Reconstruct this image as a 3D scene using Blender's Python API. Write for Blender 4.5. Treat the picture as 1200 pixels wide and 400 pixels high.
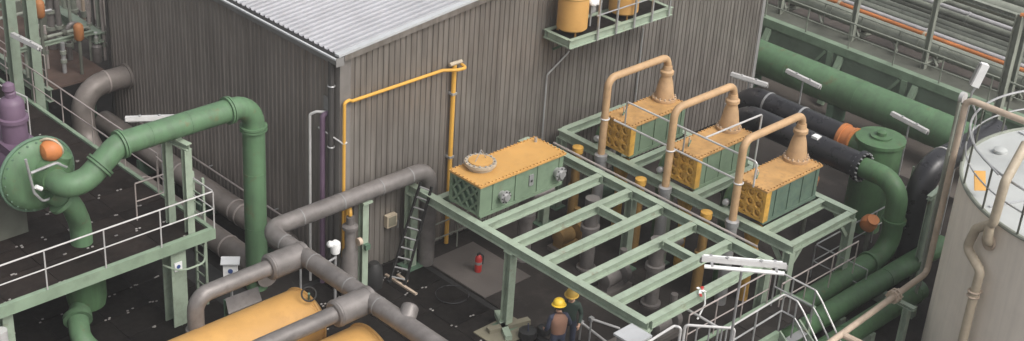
import bpy, math, random
from mathutils import Vector, Matrix
random.seed(7)
S = bpy.context.scene
for o in list(bpy.data.objects): bpy.data.objects.remove(o)
COL = S.collection
RAD = math.radians

# ------------------------------------------------------------------ camera
YAW, PITCH, ROLL, FPX = RAD(44.04), RAD(27.91), RAD(4.006), 1706.7     # from the vanishing points (1200 px wide)
cy_, sy_, cp_, sp_ = math.cos(YAW), math.sin(YAW), math.cos(PITCH), math.sin(PITCH)
FWD = Vector((cy_*cp_, sy_*cp_, -sp_)); RGT = Vector((sy_, -cy_, 0)); UP = RGT.cross(FWD)
c_, s_ = math.cos(ROLL), math.sin(ROLL)
R2 = c_*RGT + s_*UP; U2 = -s_*RGT + c_*UP
CAM = Vector((-19.37, -24.51, 20.0))
cam = bpy.data.cameras.new('camera'); cam.sensor_fit = 'HORIZONTAL'; cam.sensor_width = 36
cam.lens = 36*FPX/1200; cam.clip_end = 2000; cam.clip_start = .5
co = bpy.data.objects.new('camera', cam); COL.objects.link(co)
m = Matrix((R2, U2, -FWD)).transposed().to_4x4(); m.translation = CAM; co.matrix_world = m
S.camera = co
S.render.resolution_x, S.render.resolution_y = 1024, 341
# ------------------------------------------------------------------ overcast light
SUN_EL, SUN_AZ = RAD(50), RAD(-84)                # azimuth from +X, counter-clockwise
w = bpy.data.worlds.new('World'); S.world = w; w.use_nodes = True
nt = w.node_tree; bg = nt.nodes['Background']
sky = nt.nodes.new('ShaderNodeTexSky'); sky.sky_type = 'NISHITA'; sky.sun_disc = False
sky.sun_elevation = SUN_EL; sky.sun_rotation = RAD(90) - SUN_AZ; sky.air_density = 1.2; sky.dust_density = 6.0; sky.ozone_density = .6
hs = nt.nodes.new('ShaderNodeHueSaturation'); hs.inputs['Saturation'].default_value = .22
nt.links.new(sky.outputs[0], hs.inputs['Color']); nt.links.new(hs.outputs[0], bg.inputs[0]); bg.inputs[1].default_value = .13
sl = bpy.data.lights.new('sun', 'SUN'); sl.energy = 1.0; sl.angle = RAD(30); sl.color = (1, .955, .90)
so = bpy.data.objects.new('sun', sl); COL.objects.link(so)
sd = Vector((math.cos(SUN_EL)*math.cos(SUN_AZ), math.cos(SUN_EL)*math.sin(SUN_AZ), math.sin(SUN_EL)))
so.rotation_euler = sd.to_track_quat('Z', 'Y').to_euler(); so.location = (0, -30, 40)
vs = S.view_settings; vs.view_transform = 'Standard'; vs.look = 'None'; vs.gamma = 1; vs.exposure = 0.58; vs.use_curve_mapping = False

# ------------------------------------------------------------------ pixel -> place
def ray(x, y): return R2*((x-600)/FPX) - U2*((y-200)/FPX) + FWD
def atz(x, y, z): r = ray(x, y); return CAM + r*((z-CAM.z)/r.z)
def atx(x, y, X): r = ray(x, y); return CAM + r*((X-CAM.x)/r.x)
def aty(x, y, Y): r = ray(x, y); return CAM + r*((Y-CAM.y)/r.y)
V = lambda *a: Vector(a)
X_, Y_, Z_ = V(1,0,0), V(0,1,0), V(0,0,1)

# ------------------------------------------------------------------ materials
MATS = {}
def mat(name, rgb, rough=.6, var=.18, dirt=.25, dirtcol=(.05,.045,.04), scale=1.2, streak=.0, metal=0, bump=.0, bscale=30, rnd=0., rust=0., spec=.4):
    m = bpy.data.materials.new(name); m.use_nodes = True; t = m.node_tree; N, L = t.nodes, t.links
    b = N['Principled BSDF']; b.inputs['Roughness'].default_value = rough; b.inputs['Metallic'].default_value = metal
    b.inputs['Specular IOR Level'].default_value = spec
    g = N.new('ShaderNodeNewGeometry')
    def noise(sc, det=4, vec=None, rg=.55):
        n = N.new('ShaderNodeTexNoise'); n.inputs['Scale'].default_value = sc; n.inputs['Detail'].default_value = det; n.inputs['Roughness'].default_value = rg
        L.new(vec or g.outputs['Position'], n.inputs['Vector']); return n.outputs['Fac']
    def ramp(src, lo, hi, a, c):
        r = N.new('ShaderNodeMapRange'); r.inputs[1].default_value = lo; r.inputs[2].default_value = hi
        r.inputs[3].default_value = a; r.inputs[4].default_value = c; r.clamp = True; L.new(src, r.inputs[0]); return r.outputs[0]
    def mix(fac, A, B, mode='MIX'):
        x = N.new('ShaderNodeMix'); x.data_type = 'RGBA'; x.blend_type = mode
        if isinstance(fac, float): x.inputs[0].default_value = fac
        else: L.new(fac, x.inputs[0])
        for s, v in ((6, A), (7, B)):
            if isinstance(v, tuple): x.inputs[s].default_value = (*v, 1)
            else: L.new(v, x.inputs[s])
        return x.outputs[2]
    col = mix(ramp(noise(scale), .3, .7, 0., 1.), tuple(c*(1-var) for c in rgb), tuple(min(1, c*(1+var)) for c in rgb))
    if dirt: col = mix(ramp(noise(scale*3.1, 6, rg=.65), .48, .78, 0., dirt), col, dirtcol)
    if streak:
        mp = N.new('ShaderNodeMapping'); mp.inputs['Scale'].default_value = (2.6, 2.6, .16); L.new(g.outputs['Position'], mp.inputs['Vector'])
        col = mix(ramp(noise(2.2, 5, mp.outputs[0], .6), .42, .72, 0., streak), col, dirtcol)
    if rust: col = mix(ramp(noise(2.3, 7, rg=.7), .6, .72, 0., rust), col, (.16, .07, .03))
    if rnd:
        oi = N.new('ShaderNodeObjectInfo'); hv = N.new('ShaderNodeHueSaturation'); L.new(col, hv.inputs['Color'])
        L.new(ramp(oi.outputs['Random'], 0., 1., 1-rnd, 1+rnd), hv.inputs['Value']); col = hv.outputs[0]
    L.new(col, b.inputs['Base Color'])
    L.new(ramp(noise(scale*4, 5), .3, .7, max(.05, rough-.12), min(1, rough+.12)), b.inputs['Roughness'])
    if bump:
        bn = N.new('ShaderNodeBump'); bn.inputs['Strength'].default_value = bump; bn.inputs['Distance'].default_value = .02
        L.new(noise(bscale, 3), bn.inputs['Height']); L.new(bn.outputs[0], b.inputs['Normal'])
    MATS[name] = m; return m
mat('frame_green', (.29,.352,.272), .5, .13, .45, (.12,.125,.09), scale=1.6, rust=.5)
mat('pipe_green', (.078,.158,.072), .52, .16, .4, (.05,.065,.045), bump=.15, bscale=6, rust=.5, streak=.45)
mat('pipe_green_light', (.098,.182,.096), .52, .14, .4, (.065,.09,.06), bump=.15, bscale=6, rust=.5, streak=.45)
mat('dark_green', (.10,.17,.115), .6, .2, .35)
mat('tower_sage', (.20,.245,.19), .6, .15, .4, (.09,.09,.07), scale=1.4, rust=.4)
mat('wall_sage', (.155,.195,.15), .7, .15, .35, (.07,.08,.06), scale=.8)
mat('box_green', (.155,.215,.145), .55, .12, .35, (.03,.05,.04), rust=.3)
mat('box_teal', (.105,.155,.115), .6, .2, .55, (.03,.07,.08), scale=2.5)
mat('deck_green', (.21,.28,.20), .6, .15, .3)
mat('ochre', (.52,.29,.09), .5, .10, .25, (.25,.13,.05), rust=.15)
mat('ochre_shaded', (.26,.155,.05), .6, .22, .5, (.10,.07,.03), scale=3)  # ochre darkened to put the shade below the frame into its colour
mat('ochre_deep', (.55,.31,.06), .6, .22, .5, (.13,.08,.03), scale=3)
mat('cap_orange', (.46,.265,.10), .65, .2, .6, (.20,.115,.06), scale=2)
mat('pipe_beige', (.44,.285,.155), .55, .14, .45, (.22,.15,.10), scale=2)
mat('orange', (.45,.16,.05), .55, .2, .3)
mat('canister_orange', (.30,.125,.045), .6, .2, .4)
mat('gas_yellow', (.60,.33,.06), .45, .1, .2)
mat('insulation', (.175,.160,.152), .45, .22, .45, (.085,.072,.065), scale=2.2, metal=.25, bump=.3, bscale=5)
mat('duct_brown', (.20,.175,.16), .5, .2, .35, (.08,.065,.055), scale=1.5, metal=.2, bump=.3, bscale=5)
mat('clad_wall', (.285,.260,.236), .40, .10, .0, (.105,.088,.078), scale=.7, streak=.6, metal=.55, rnd=.045)
mat('clad_shaded', (.27,.242,.220), .45, .10, .0, (.10,.085,.075), scale=.7, streak=.5, metal=.35, rnd=.04)  # same cladding; shade on the left wall put into its colour
mat('clad_roof', (.35,.35,.37), .45, .10, .25, (.25,.22,.21), scale=1.2, metal=.15, rnd=.03)
mat('trim', (.22,.215,.21), .5, .1, .2)
mat('trim_light', (.45,.46,.47), .45, .08, .15)
mat('clad_trim', (.20,.185,.172), .5, .1, .25, streak=.3)
mat('gutter_dark', (.06,.057,.055), .6)
mat('galv', (.42,.42,.42), .4, .18, .25, metal=.5)
mat('galv_white', (.52,.51,.50), .42, .1, .15, metal=.2)
mat('rail_rose', (.40,.35,.33), .5, .15, .25, metal=.3)
mat('black_pipe', (.017,.017,.020), .34, .3, .18, (.05,.044,.041), scale=.9, spec=.5)
mat('purple', (.13,.085,.128), .55, .14, .3, (.10,.07,.10))
mat('tank_wall', (.74,.67,.58), .65, .05, .15, (.38,.34,.30), scale=.8, streak=.2)  # wall colour raised to stand in for more side light
mat('tank_roof', (.44,.455,.445), .6, .08, .3, (.38,.38,.36), scale=1.5)  # roof colour lowered to stand in for less top light
mat('tan_pipe', (.42,.355,.265), .55, .15, .4, (.2,.15,.11), scale=2)
mat('tan_rose', (.47,.375,.29), .55, .15, .4, (.2,.14,.11), scale=2)
mat('white', (.75,.75,.74), .5, .05, .12)
mat('tube', (.80,.80,.78), .35, .04, .1)
mat('red', (.42,.03,.025), .4, .1, .1)
mat('blue', (.05,.09,.25), .5)
mat('black', (.02,.02,.02), .6)
mat('ground_dark', (.022,.0195,.018), .8, .35, .4, (.10,.085,.075), scale=.5, bump=.4, bscale=18, spec=.12)
mat('ground_far', (.115,.098,.086), .9, .35, .5, (.05,.045,.04), scale=.4, bump=.6, bscale=12)
mat('concrete_dark', (.027,.0235,.0215), .75, .5, .6, (.075,.064,.057), scale=.55, bump=.3, bscale=16, spec=.12)
mat('concrete', (.105,.092,.084), .8, .25, .5, (.10,.09,.08), scale=1.0, bump=.3, bscale=14)
mat('mat_black', (.0105,.009,.0083), .62, .4, .4, (.035,.030,.027), scale=1.5, rnd=.25, bump=.5, bscale=60, spec=.12)
mat('grating_brown', (.018,.0138,.0122), .7, .35, .45, (.050,.036,.030), scale=1.2, rnd=.18, bump=.6, bscale=60, spec=.12)
mat('clip', (.30,.285,.27), .6)
mat('rust_floor', (.075,.048,.038), .8, .3, .4, scale=2)
mat('wood', (.19,.175,.125), .8, .2, .3)
mat('helmet_yellow', (.72,.48,.04), .35, .05, .1)
mat('helmet_ochre', (.50,.32,.06), .45, .05, .1)
mat('skin', (.45,.27,.19), .6, .05, 0)
mat('vest_brown', (.23,.125,.085), .9, .15, .3)
mat('navy', (.035,.042,.07), .9, .15, .2)
mat('jacket_green', (.03,.05,.04), .9, .15, .2)
mat('amber', (.60,.32,.07), .6, .1, .1)
mat('rack_grey', (.23,.245,.205), .6, .18, .35)
mat('rack_dark', (.10,.105,.085), .7, .25, .35)
mat('rack_pale', (.50,.49,.50), .45, .1, .2, metal=.3)

# ------------------------------------------------------------------ mesh builder
class MB:
    def __init__(s): s.v = []; s.f = []
    def add(s, vs, fs):
        n = len(s.v); s.v += [Vector(p) for p in vs]; s.f += [tuple(i+n for i in f) for f in fs]; return s
    def box(s, a, b):
        a, b = Vector(a), Vector(b)
        x0,y0,z0 = (min(a[i],b[i]) for i in range(3)); x1,y1,z1 = (max(a[i],b[i]) for i in range(3))
        return s.add([(x0,y0,z0),(x1,y0,z0),(x1,y1,z0),(x0,y1,z0),(x0,y0,z1),(x1,y0,z1),(x1,y1,z1),(x0,y1,z1)],
                     [(0,3,2,1),(4,5,6,7),(0,1,5,4),(1,2,6,5),(2,3,7,6),(3,0,4,7)])
    def cbox(s, c, d): c, d = Vector(c), Vector(d)/2; return s.box(c-d, c+d)
    def extr(s, prof, p0, p1, up=None):
        """prof: 2D loop (side, up) swept p0->p1"""
        p0, p1 = Vector(p0), Vector(p1); d = (p1-p0).normalized()
        up = Vector(up) if up is not None else (Z_ if abs(d.z) < .95 else X_)
        sd = d.cross(up).normalized(); u = sd.cross(d).normalized(); n = len(prof)
        vs = [p + sd*a + u*b for p in (p0, p1) for a, b in prof]
        fs = [(i, (i+1) % n, (i+1) % n + n, i+n) for i in range(n)]
        return s.add(vs, fs + [tuple(range(n))[::-1], tuple(range(n, 2*n))])
    def bar(s, p0, p1, wd, ht=None, up=None):
        ht = ht or wd; a, b = wd/2, ht/2
        return s.extr([(-a,-b),(a,-b),(a,b),(-a,b)], p0, p1, up)
    def ibeam(s, p0, p1, wd=.2, ht=.2, tf=.022, tw=.02, up=None):
        a, h = wd/2, ht/2; t = tw/2
        pr = [(-a,-h),(a,-h),(a,-h+tf),(t,-h+tf),(t,h-tf),(a,h-tf),(a,h),(-a,h),(-a,h-tf),(-t,h-tf),(-t,-h+tf),(-a,-h+tf)]
        p0, p1 = Vector(p0), Vector(p1); d = (p1-p0).normalized()
        upv = Vector(up) if up is not None else (Z_ if abs(d.z) < .95 else X_)
        sd = d.cross(upv).normalized(); u = sd.cross(d).normalized(); n = 12
        vs = [p + sd*x + u*y for p in (p0, p1) for x, y in pr]
        fs = [(i, (i+1) % n, (i+1) % n + n, i+n) for i in range(n)]
        caps = [(0,1,2,3,10,11),(3,4,9,10),(4,5,6,7,8,9)]
        return s.add(vs, fs + [c[::-1] for c in caps] + [tuple(i+n for i in c) for c in caps])
    def tube(s, path, r, bend=None, seg=14, cap=True, hollow=False):
        """polyline with filleted corners"""
        P = [Vector(p) for p in path]; bend = bend if bend is not None else r*2.5
        pts = [P[0]]
        for i in range(1, len(P)-1):
            a, b, c = P[i-1], P[i], P[i+1]; d0 = (b-a).normalized(); d1 = (c-b).normalized(); ang = d0.angle(d1)
            if ang < .02: continue
            t = min(bend*math.tan(ang/2), .49*(b-a).length if i > 1 else .98*(b-a).length, .49*(c-b).length if i < len(P)-2 else .98*(c-b).length)
            R = t/math.tan(ang/2); q0 = b - d0*t; nrm = (d1 - d0*d0.dot(d1)).normalized(); cen = q0 + nrm*R
            k = max(3, int(ang/.22))
            for j in range(k+1):
                th = ang*j/k; pts.append(cen - nrm*R*math.cos(th) + d0*R*math.sin(th))
        pts.append(P[-1])
        q = [pts[0]]
        for p in pts[1:]:
            if (p-q[-1]).length > 1e-4: q.append(p)
        pts = q; n = len(pts); rr = r if isinstance(r, (list, tuple)) else None
        d = (pts[1]-pts[0]).normalized(); u = d.orthogonal().normalized(); vs = []
        for i, p in enumerate(pts):
            t = ((pts[min(i+1, n-1)]-p).normalized() + (p-pts[max(i-1, 0)]).normalized())
            t = t.normalized() if t.length > 1e-6 else d
            u = (u - t*u.dot(t)).normalized(); v = t.cross(u); R = rr[i] if rr else r
            vs += [p + u*R*math.cos(2*math.pi*k/seg) + v*R*math.sin(2*math.pi*k/seg) for k in range(seg)]
        fs = [(i*seg+k, i*seg+(k+1) % seg, (i+1)*seg+(k+1) % seg, (i+1)*seg+k) for i in range(n-1) for k in range(seg)]
        if cap: fs += [tuple(range(seg))[::-1], tuple(range((n-1)*seg, n*seg))]
        return s.add(vs, fs)
    def lathe(s, c, prof, axis=Z_, seg=24):
        """prof: list of (radius, distance along axis) from point c"""
        c, ax = Vector(c), Vector(axis).normalized(); u = ax.orthogonal().normalized(); v = ax.cross(u); vs = []; fs = []
        for r, h in prof:
            r = max(r, .0005); vs += [c + ax*h + (u*math.cos(2*math.pi*k/seg) + v*math.sin(2*math.pi*k/seg))*r for k in range(seg)]
        for i in range(len(prof)-1):
            fs += [(i*seg+k, i*seg+(k+1) % seg, (i+1)*seg+(k+1) % seg, (i+1)*seg+k) for k in range(seg)]
        fs += [tuple(range(seg))[::-1], tuple(range((len(prof)-1)*seg, len(prof)*seg))]
        return s.add(vs, fs)
    def cyl(s, a, b, r, seg=16):
        a, b = Vector(a), Vector(b); return s.lathe(a, [(r, 0), (r, (b-a).length)], b-a, seg)
    def bolts(s, c, axis, R, n, r=.02, h=.05):
        ax = Vector(axis).normalized(); u = ax.orthogonal().normalized(); v = ax.cross(u); c = Vector(c)
        for k in range(n):
            th = 2*math.pi*k/n; p = c + (u*math.cos(th)+v*math.sin(th))*R; s.lathe(p-ax*h/2, [(r, 0), (r, h)], ax, 6)
        return s
    def torus(s, c, axis, R, r, seg=20, sub=8):
        ax = Vector(axis).normalized(); u = ax.orthogonal().normalized(); v = ax.cross(u); c = Vector(c); vs = []; fs = []
        for i in range(seg):
            a = 2*math.pi*i/seg; d = u*math.cos(a)+v*math.sin(a)
            for j in range(sub):
                b = 2*math.pi*j/sub; vs.append(c + d*(R+r*math.cos(b)) + ax*r*math.sin(b))
        for i in range(seg):
            for j in range(sub):
                fs.append((i*sub+j, ((i+1) % seg)*sub+j, ((i+1) % seg)*sub+(j+1) % sub, i*sub+(j+1) % sub))
        return s.add(vs, fs)
OFF = {}
def root_off(p):
    while p is not None and p.parent is not None: p = p.parent
    return OFF.get(p.name, Vector()) if p else Vector()
def obj(name, mb, material, parent=None, smooth=True, at=None):
    off = root_off(parent) if parent else (Vector(at) if at is not None else Vector())
    me = bpy.data.meshes.new(name); me.from_pydata([tuple(v-off) for v in mb.v], [], mb.f); me.update()
    me.materials.append(MATS[material])
    if smooth:
        me.polygons.foreach_set('use_smooth', [True]*len(me.polygons)); me.set_sharp_from_angle(angle=RAD(35))
    o = bpy.data.objects.new(name, me); COL.objects.link(o); o.parent = parent
    if name in ('bolt', 'flange_bolt'): o['kind'] = 'stuff'
    if parent is None: o.location = off; OFF[o.name] = off
    return o
def tag(o, label, cat, group=None):
    o['label'] = label; o['category'] = cat
    if group: o['group'] = group
    return o
def thing(name, loc, label, cat, group=None):
    o = bpy.data.objects.new(name, None); COL.objects.link(o); o.location = Vector(loc); o.empty_display_size = .2
    OFF[o.name] = Vector(loc); return tag(o, label, cat, group)
def struct(name, mb, material): o = obj(name, mb, material); o['kind'] = 'structure'; return o
def rect(mb, x0, y0, x1, y1, z): return mb.add([(x0,y0,z),(x1,y0,z),(x1,y1,z),(x0,y1,z)], [(0,1,2,3)])
def share(name, src, parent, loc, rot=(0,0,0), scale=(1,1,1)):
    c = bpy.data.objects.new(name, src.data if hasattr(src, 'data') else src); COL.objects.link(c); c.parent = parent
    c.location = Vector(loc) - root_off(parent); c.rotation_euler = rot; c.scale = scale; return c
def mesh_only(name, mb, material, smooth=False):
    me = bpy.data.meshes.new(name); me.from_pydata([tuple(v) for v in mb.v], [], mb.f); me.update(); me.materials.append(MATS[material])
    if smooth: me.polygons.foreach_set('use_smooth', [True]*len(me.polygons)); me.set_sharp_from_angle(angle=RAD(35))
    return me

# reusable builders -------------------------------------------------
def railing(name, label, path, top, mid, material='galv', r=.02, group=None, step=1.3, cat='railing', posts=True, base=None, floor_z=None, side=None):
    """path: points on the deck; top/mid heights above it"""
    P = [Vector(p) for p in path]
    t = thing(name, P[0], label, cat, group)
    obj('top_rail', MB().tube([p+Z_*top for p in P], r, bend=.06, seg=8), material, t)
    for mh in (mid if isinstance(mid, (list, tuple)) else [mid]):
        obj('mid_rail', MB().tube([p+Z_*mh for p in P], r*.8, bend=.06, seg=8), material, t)
    if posts:
        for a, b in zip(P, P[1:]):
            n = max(1, round((b-a).length/step))
            for k in range(n+1):
                if k == 0 and a is not P[0]: continue
                q = a + (b-a)*(k/n); obj('post', MB().tube([q, q+Z_*(top-r)], r*.9, seg=8), material, t)
    return t
def fixture(label, a, b, pole=None, foot=None, group='fluorescent light fittings around the plant', w_=.16, twin=False, arm=None):
    a, b = Vector(a), Vector(b); d = (b-a).normalized(); sd = d.cross(Z_).normalized(); c = (a+b)/2
    base = Vector(foot) if foot is not None else c
    t = thing('light_fitting', base, label, 'light fitting', group)
    hs_ = .09
    obj('housing', MB().extr([(-w_/2,0),(-w_*.3,hs_),(w_*.3,hs_),(w_/2,0)], a, b), 'galv_white', t, smooth=False)
    for k in ((-1, 1) if twin else (0,)):
        q = sd*(k*.19) - Z_*.02 if twin else -Z_*.035
        tb = obj('tube', MB().tube([a+q+d*.05, b+q-d*.05], .042 if twin else .03, seg=8), 'tube', t)
    for f in (.3, .7): p = a+(b-a)*f; obj('hanger', MB().box(p+V(-.03,-.03,.06), p+V(.03,.03,.115)), 'galv', t, smooth=False)
    for e in (a, b): obj('end_cap', MB().cbox(e - Z_*.0, (.05, .05, .1)), 'trim', t)
    if foot is not None: obj('pole', MB().tube([Vector(foot), V(foot[0], foot[1], c.z+.0)] if arm is None else [Vector(foot), V(foot[0], foot[1], c.z-.05), c-Z_*.02], .027, seg=8), 'galv', t)
    return t
def flange(mb, c, ax, R, th=.06): mb.lathe(Vector(c)-Vector(ax).normalized()*th/2, [(R, 0), (R, th)], ax, 24)

# ================================================================== THE SETTING
struct('ground', rect(MB(), -90, -90, 140, 140, -.06), 'ground_far')
struct('yard_floor', rect(rect(MB(), -14, -30, 14.6, 17, -.045), -60, 17.001, 4, 90, -.045), 'ground_dark')
# concrete slab below the steel frame, left of it the yard is laid with black rubber mats
slab = obj('pavement', MB().box((2.45,-13,-.044),(17,-.06,-.012)), 'concrete_dark', smooth=False); slab['kind'] = 'structure'
mats = obj('mat_paving', rect(rect(MB(), -9, -9.6, 2.43, .6, -.041), -9, .601, -1.9, 9.3, -.041), 'black'); mats['kind'] = 'structure'
pan = mesh_only('mat_panel', MB().box((0,0,0),(1.235,.885,.035)), 'mat_black')
clips = MB(); npan = 0
def clip_pair(mb, x, y, z, rnd):
    for k in (0, 1, 2):
        if rnd.random() < .2: continue
        a = x + rnd.uniform(-.10,.10); b = y + rnd.uniform(-.07,.07); mb.box((a-.026,b-.016,z-.004),(a+.026,b+.016,z+.016))
rn = random.Random(3)
for i in range(9):
    for j in range(20):
        x = -9 + i*1.25 + .01; y = -9.5 + j*.9
        if j > 10 and x + 1.24 > -1.9: continue
        share('mat_panel', pan, mats, (x, y, -.036 + rn.uniform(-.002,.003)), (rn.uniform(-.003,.003), rn.uniform(-.003,.003), rn.uniform(-.006,.006)))
        for ox in (0., .62):
            if rn.random() < .8: clip_pair(clips, x+ox, y, .0, rn)
c = obj('mat_clip', clips, 'clip', mats); c['kind'] = 'stuff'
cp = obj('concrete_slab', MB().box((2.47,-2.75,-.013),(4.1,-.55,.012)), 'concrete', slab, smooth=False)
obj('concrete_slab', MB().box((2.9,-7.4,-.013),(4.1,-6.0,.006)), 'concrete', slab, smooth=False)
obj('concrete_slab', MB().box((1.2,-4.6,-.0),(2.42,-3.7,.03)), 'wood', mats, smooth=False)

# ================================================================== BUILDING
EAVE, SL, LX, LY = 6.30, .10, 16.75, 10.6
bld = thing('metal_building', (0,0,0), 'large grey building clad in corrugated metal with pale ribbed roof', 'building')
obj('plinth', MB().box((.02,.02,-.05),(LX-.02,LY-.02,.16)), 'concrete_dark', bld, smooth=False)
core = MB(); h1 = EAVE-.08; hr = EAVE+SL*LX/2-.08
prof = [(.06, .1), (LX-.06, .1), (LX-.06, h1), (LX/2, hr), (.06, h1)]
core.add([(x, y, z) for y in (.06, LY-.06) for x, z in prof], [(0,1,2,3,4), (9,8,7,6,5)] + [(i, i+5, (i+1) % 5+5, (i+1) % 5) for i in range(5)])
obj('inner_wall', core, 'clad_shaded', bld, smooth=False)
PITCH_R = .184; NR = 6; PW = PITCH_R*NR
def clad_mesh(name, height, material, depth=.027, groove=True):
    pts = []
    for k in range(NR):
        x = k*PITCH_R; pts += [(x, 0), (x+.034, 0), (x+.046, depth), (x+PITCH_R-.012, depth)] if groove else [(x, 0), (x+.105, 0), (x+.125, depth), (x+PITCH_R-.02, depth)]
    pts.append((PW, 0)); n = len(pts); mb = MB()
    mb.add([(x, -d-.012, z) for z in (0, height) for x, d in pts], [(i, i+1, n+i+1, n+i) for i in range(n-1)])
    return mesh_only(name, mb, material)
wp = clad_mesh('cladding_panel', 1, 'clad_wall'); dp = clad_mesh('cladding_panel', 1, 'clad_shaded', .024, False); 
rr_ = random.Random(5)
rw = obj('right_wall', MB().box((.0,.03,.1),(LX,.055,EAVE-.1)), 'clad_wall', bld, smooth=False)
lw = obj('left_wall', MB().box((.03,.06,.1),(.055,LY,EAVE-.1)), 'clad_shaded', bld, smooth=False)
ew = obj('end_wall', MB().box((LX-.055,.06,.1),(LX-.03,LY,EAVE-.1)), 'clad_wall', bld, smooth=False)
n = int(LX/PW)+1
for k in range(n):
    x = .03 + k*(LX-.06)/n; mid = x + PW/2; top = EAVE + SL*min(mid, LX-mid)
    share('cladding_panel', wp, rw, (x, rr_.uniform(0,.004), .1), scale=((LX-.06)/n/PW, 1, top-.1+.03))
n = int(LY/PW)+1
for k in range(n):
    y = LY - .03 - k*(LY-.06)/n
    share('cladding_panel', dp, lw, (rr_.uniform(0,.004), y, .1), (0,0,-math.pi/2), ((LY-.06)/n/PW, 1, EAVE-.1))
    share('cladding_panel', wp, ew, (LX, LY-y, .1), (0,0,math.pi/2), ((LY-.06)/n/PW, 1, EAVE-.1))
# roof: two pitches of ribbed sheets
roof = obj('roof', MB().extr([(-.02,-.06),(.02,-.06),(.02,-.02),(-.02,-.02)], (LX/2,-.1,EAVE+SL*LX/2+.06), (LX/2,LY+.1,EAVE+SL*LX/2+.06)), 'trim_light', bld, smooth=False)
sl_len = math.hypot(LX/2+.12, SL*(LX/2+.12)); ang = math.atan(SL)
rm = mesh_only('roof_sheet', None or MB(), 'clad_roof')
mb = MB(); pts = []
RP = .21; NRR = 5; RW = RP*NRR
for k in range(NRR):
    x = k*RP; pts += [(x, 0), (x+.12, 0), (x+.142, .042), (x+RP-.022, .042)]
pts.append((RW, 0)); nn = len(pts)
mb.add([(s, y, d) for s in (0, sl_len) for y, d in pts], [(i, nn+i, nn+i+1, i+1) for i in range(nn-1)])
rm = mesh_only('roof_sheet', mb, 'clad_roof')
n = int((LY+.1)/RW)+1
for k in range(n):
    y = -.06 + k*(LY+.12)/n
    share('roof_sheet', rm, roof, (-.12, y, EAVE-.012+.06), (0,-ang,0), (1,(LY+.12)/n/RW,1))
    share('roof_sheet', rm, roof, (LX+.12, y+(LY+.12)/n, EAVE-.012+.06), (0,-ang,math.pi), (1,(LY+.12)/n/RW,1))
def slope(x, y, dz=0): return V(x, y, EAVE+.048+SL*x+dz)
mb = MB().extr([(-.06,.0),(.10,.0),(.10,.06),(-.06,.06)], slope(-.16,-.06), slope(LX/2,-.06))
obj('verge_flashing', mb, 'trim_light', bld, smooth=False)
obj('gable_trim', MB().extr([(-.05,-.16),(.085,-.16),(.085,-.002),(-.05,-.002)], slope(-.0,-.06), slope(LX/2,-.06)), 'clad_wall', bld, smooth=False)
obj('verge_flashing', MB().extr([(-.06,-.13),(.15,-.13),(.15,.07),(-.06,.07)], slope(LX/2,-.06), V(LX+.16,-.06,EAVE+.048)), 'trim_light', bld, smooth=False)
g = obj('gutter', MB().extr([(-.0,-.16),(.16,-.16),(.20,.02),(.175,.02),(.14,-.13),(.02,-.13),(.02,.02),(0,.02)], (-.04,LY+.1,EAVE-.02), (-.04,-.14,EAVE-.02)), 'trim', bld, smooth=False)
obj('gutter_lip', MB().box((-.262,-.14,EAVE-.03),(-.205,LY+.1,EAVE+.012)), 'trim_light', g, smooth=False)
obj('gutter_end', MB().box((-.25,-.165,EAVE-.19),(-.02,-.142,EAVE+.02)), 'trim', g, smooth=False)
obj('eave_flashing', MB().box((-.05,.0,EAVE-.30),(-.024,LY,EAVE-.19)), 'trim', bld, smooth=False)
obj('corner_trim', MB().box((-.05,-.052,.05),(.27,-.03,EAVE-.04)).box((-.052,-.03,.05),(-.03,.18,EAVE-.2)), 'clad_trim', bld, smooth=False)
obj('corner_trim', MB().box((LX-.1,-.052,.05),(LX+.05,-.03,EAVE-.04)), 'trim', bld, smooth=False)
obj('corner_trim', MB().box((-.06,LY-.02,.05),(.1,LY+.05,EAVE-.1)), 'gutter_dark', bld, smooth=False)
dpipe = obj('downpipe', MB().tube([(-.14,.16,EAVE-.16),(-.14,.16,.05)], .075, seg=10), 'gutter_dark', bld)
for z in (5.5, 3.9, 2.3): obj('pipe_clip', MB().torus((-.14,.16,z), Z_, .08, .02, 12, 6), 'galv', dpipe)
v = obj('roof_vent', MB().lathe(slope(4.95,2.95,-.02), [(.20,0),(.20,.22),(.33,.24),(.33,.30),(.05,.40)]), 'tan_rose', bld)

# ================================================================== ON THE RIGHT-HAND WALL
t = thing('gas_pipe', (-.1,-.2,0), 'yellow gas pipe climbing the wall corner and crossing the corrugated wall', 'pipe')
zg = 5.14
obj('pipe_run', MB().tube([(.0,-.16,.9),(.0,-.16,zg-.0),(.14,-.16,zg+.03),(.24,-.14,zg-.03),(3.1,-.14,zg),(3.42,-.34,zg),(3.72,-.34,zg-.02),(3.72,-.14,zg+.02)], .042, bend=.08, seg=10), 'gas_yellow', t)
obj('drop_pipe', MB().tube([(3.5,-.14,zg+.06),(3.5,-.14,0)], .062, seg=10), 'gas_yellow', t)
obj('valve', MB().tube([(3.32,-.16,zg+.10),(3.72,-.16,zg+.10)], .05, seg=8), 'tan_pipe', t)
for z in (4.4, 2.6): obj('wall_clip', MB().box((3.42,-.21,z-.03),(3.58,-.03,z+.03)), 'galv', t, smooth=False)
t = thing('drain_pipe', (-.42,.5,0), 'white thin pipe with hooked top beside purple pipe on dark wall', 'pipe')
obj('pipe_run', MB().tube([(-.08,.28,4.75),(-.32,.5,4.75),(-.42,.62,4.66),(-.42,.62,0)], .035, bend=.08, seg=8), 'galv_white', t)
obj('wall_plate', MB().box((-.09,.18,4.75),(-.06,.52,5.1)), 'trim', t, smooth=False)
t = thing('purple_pipe', (-.3,.35,0), 'purple painted vertical pipe beside the building corner', 'pipe')
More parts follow.
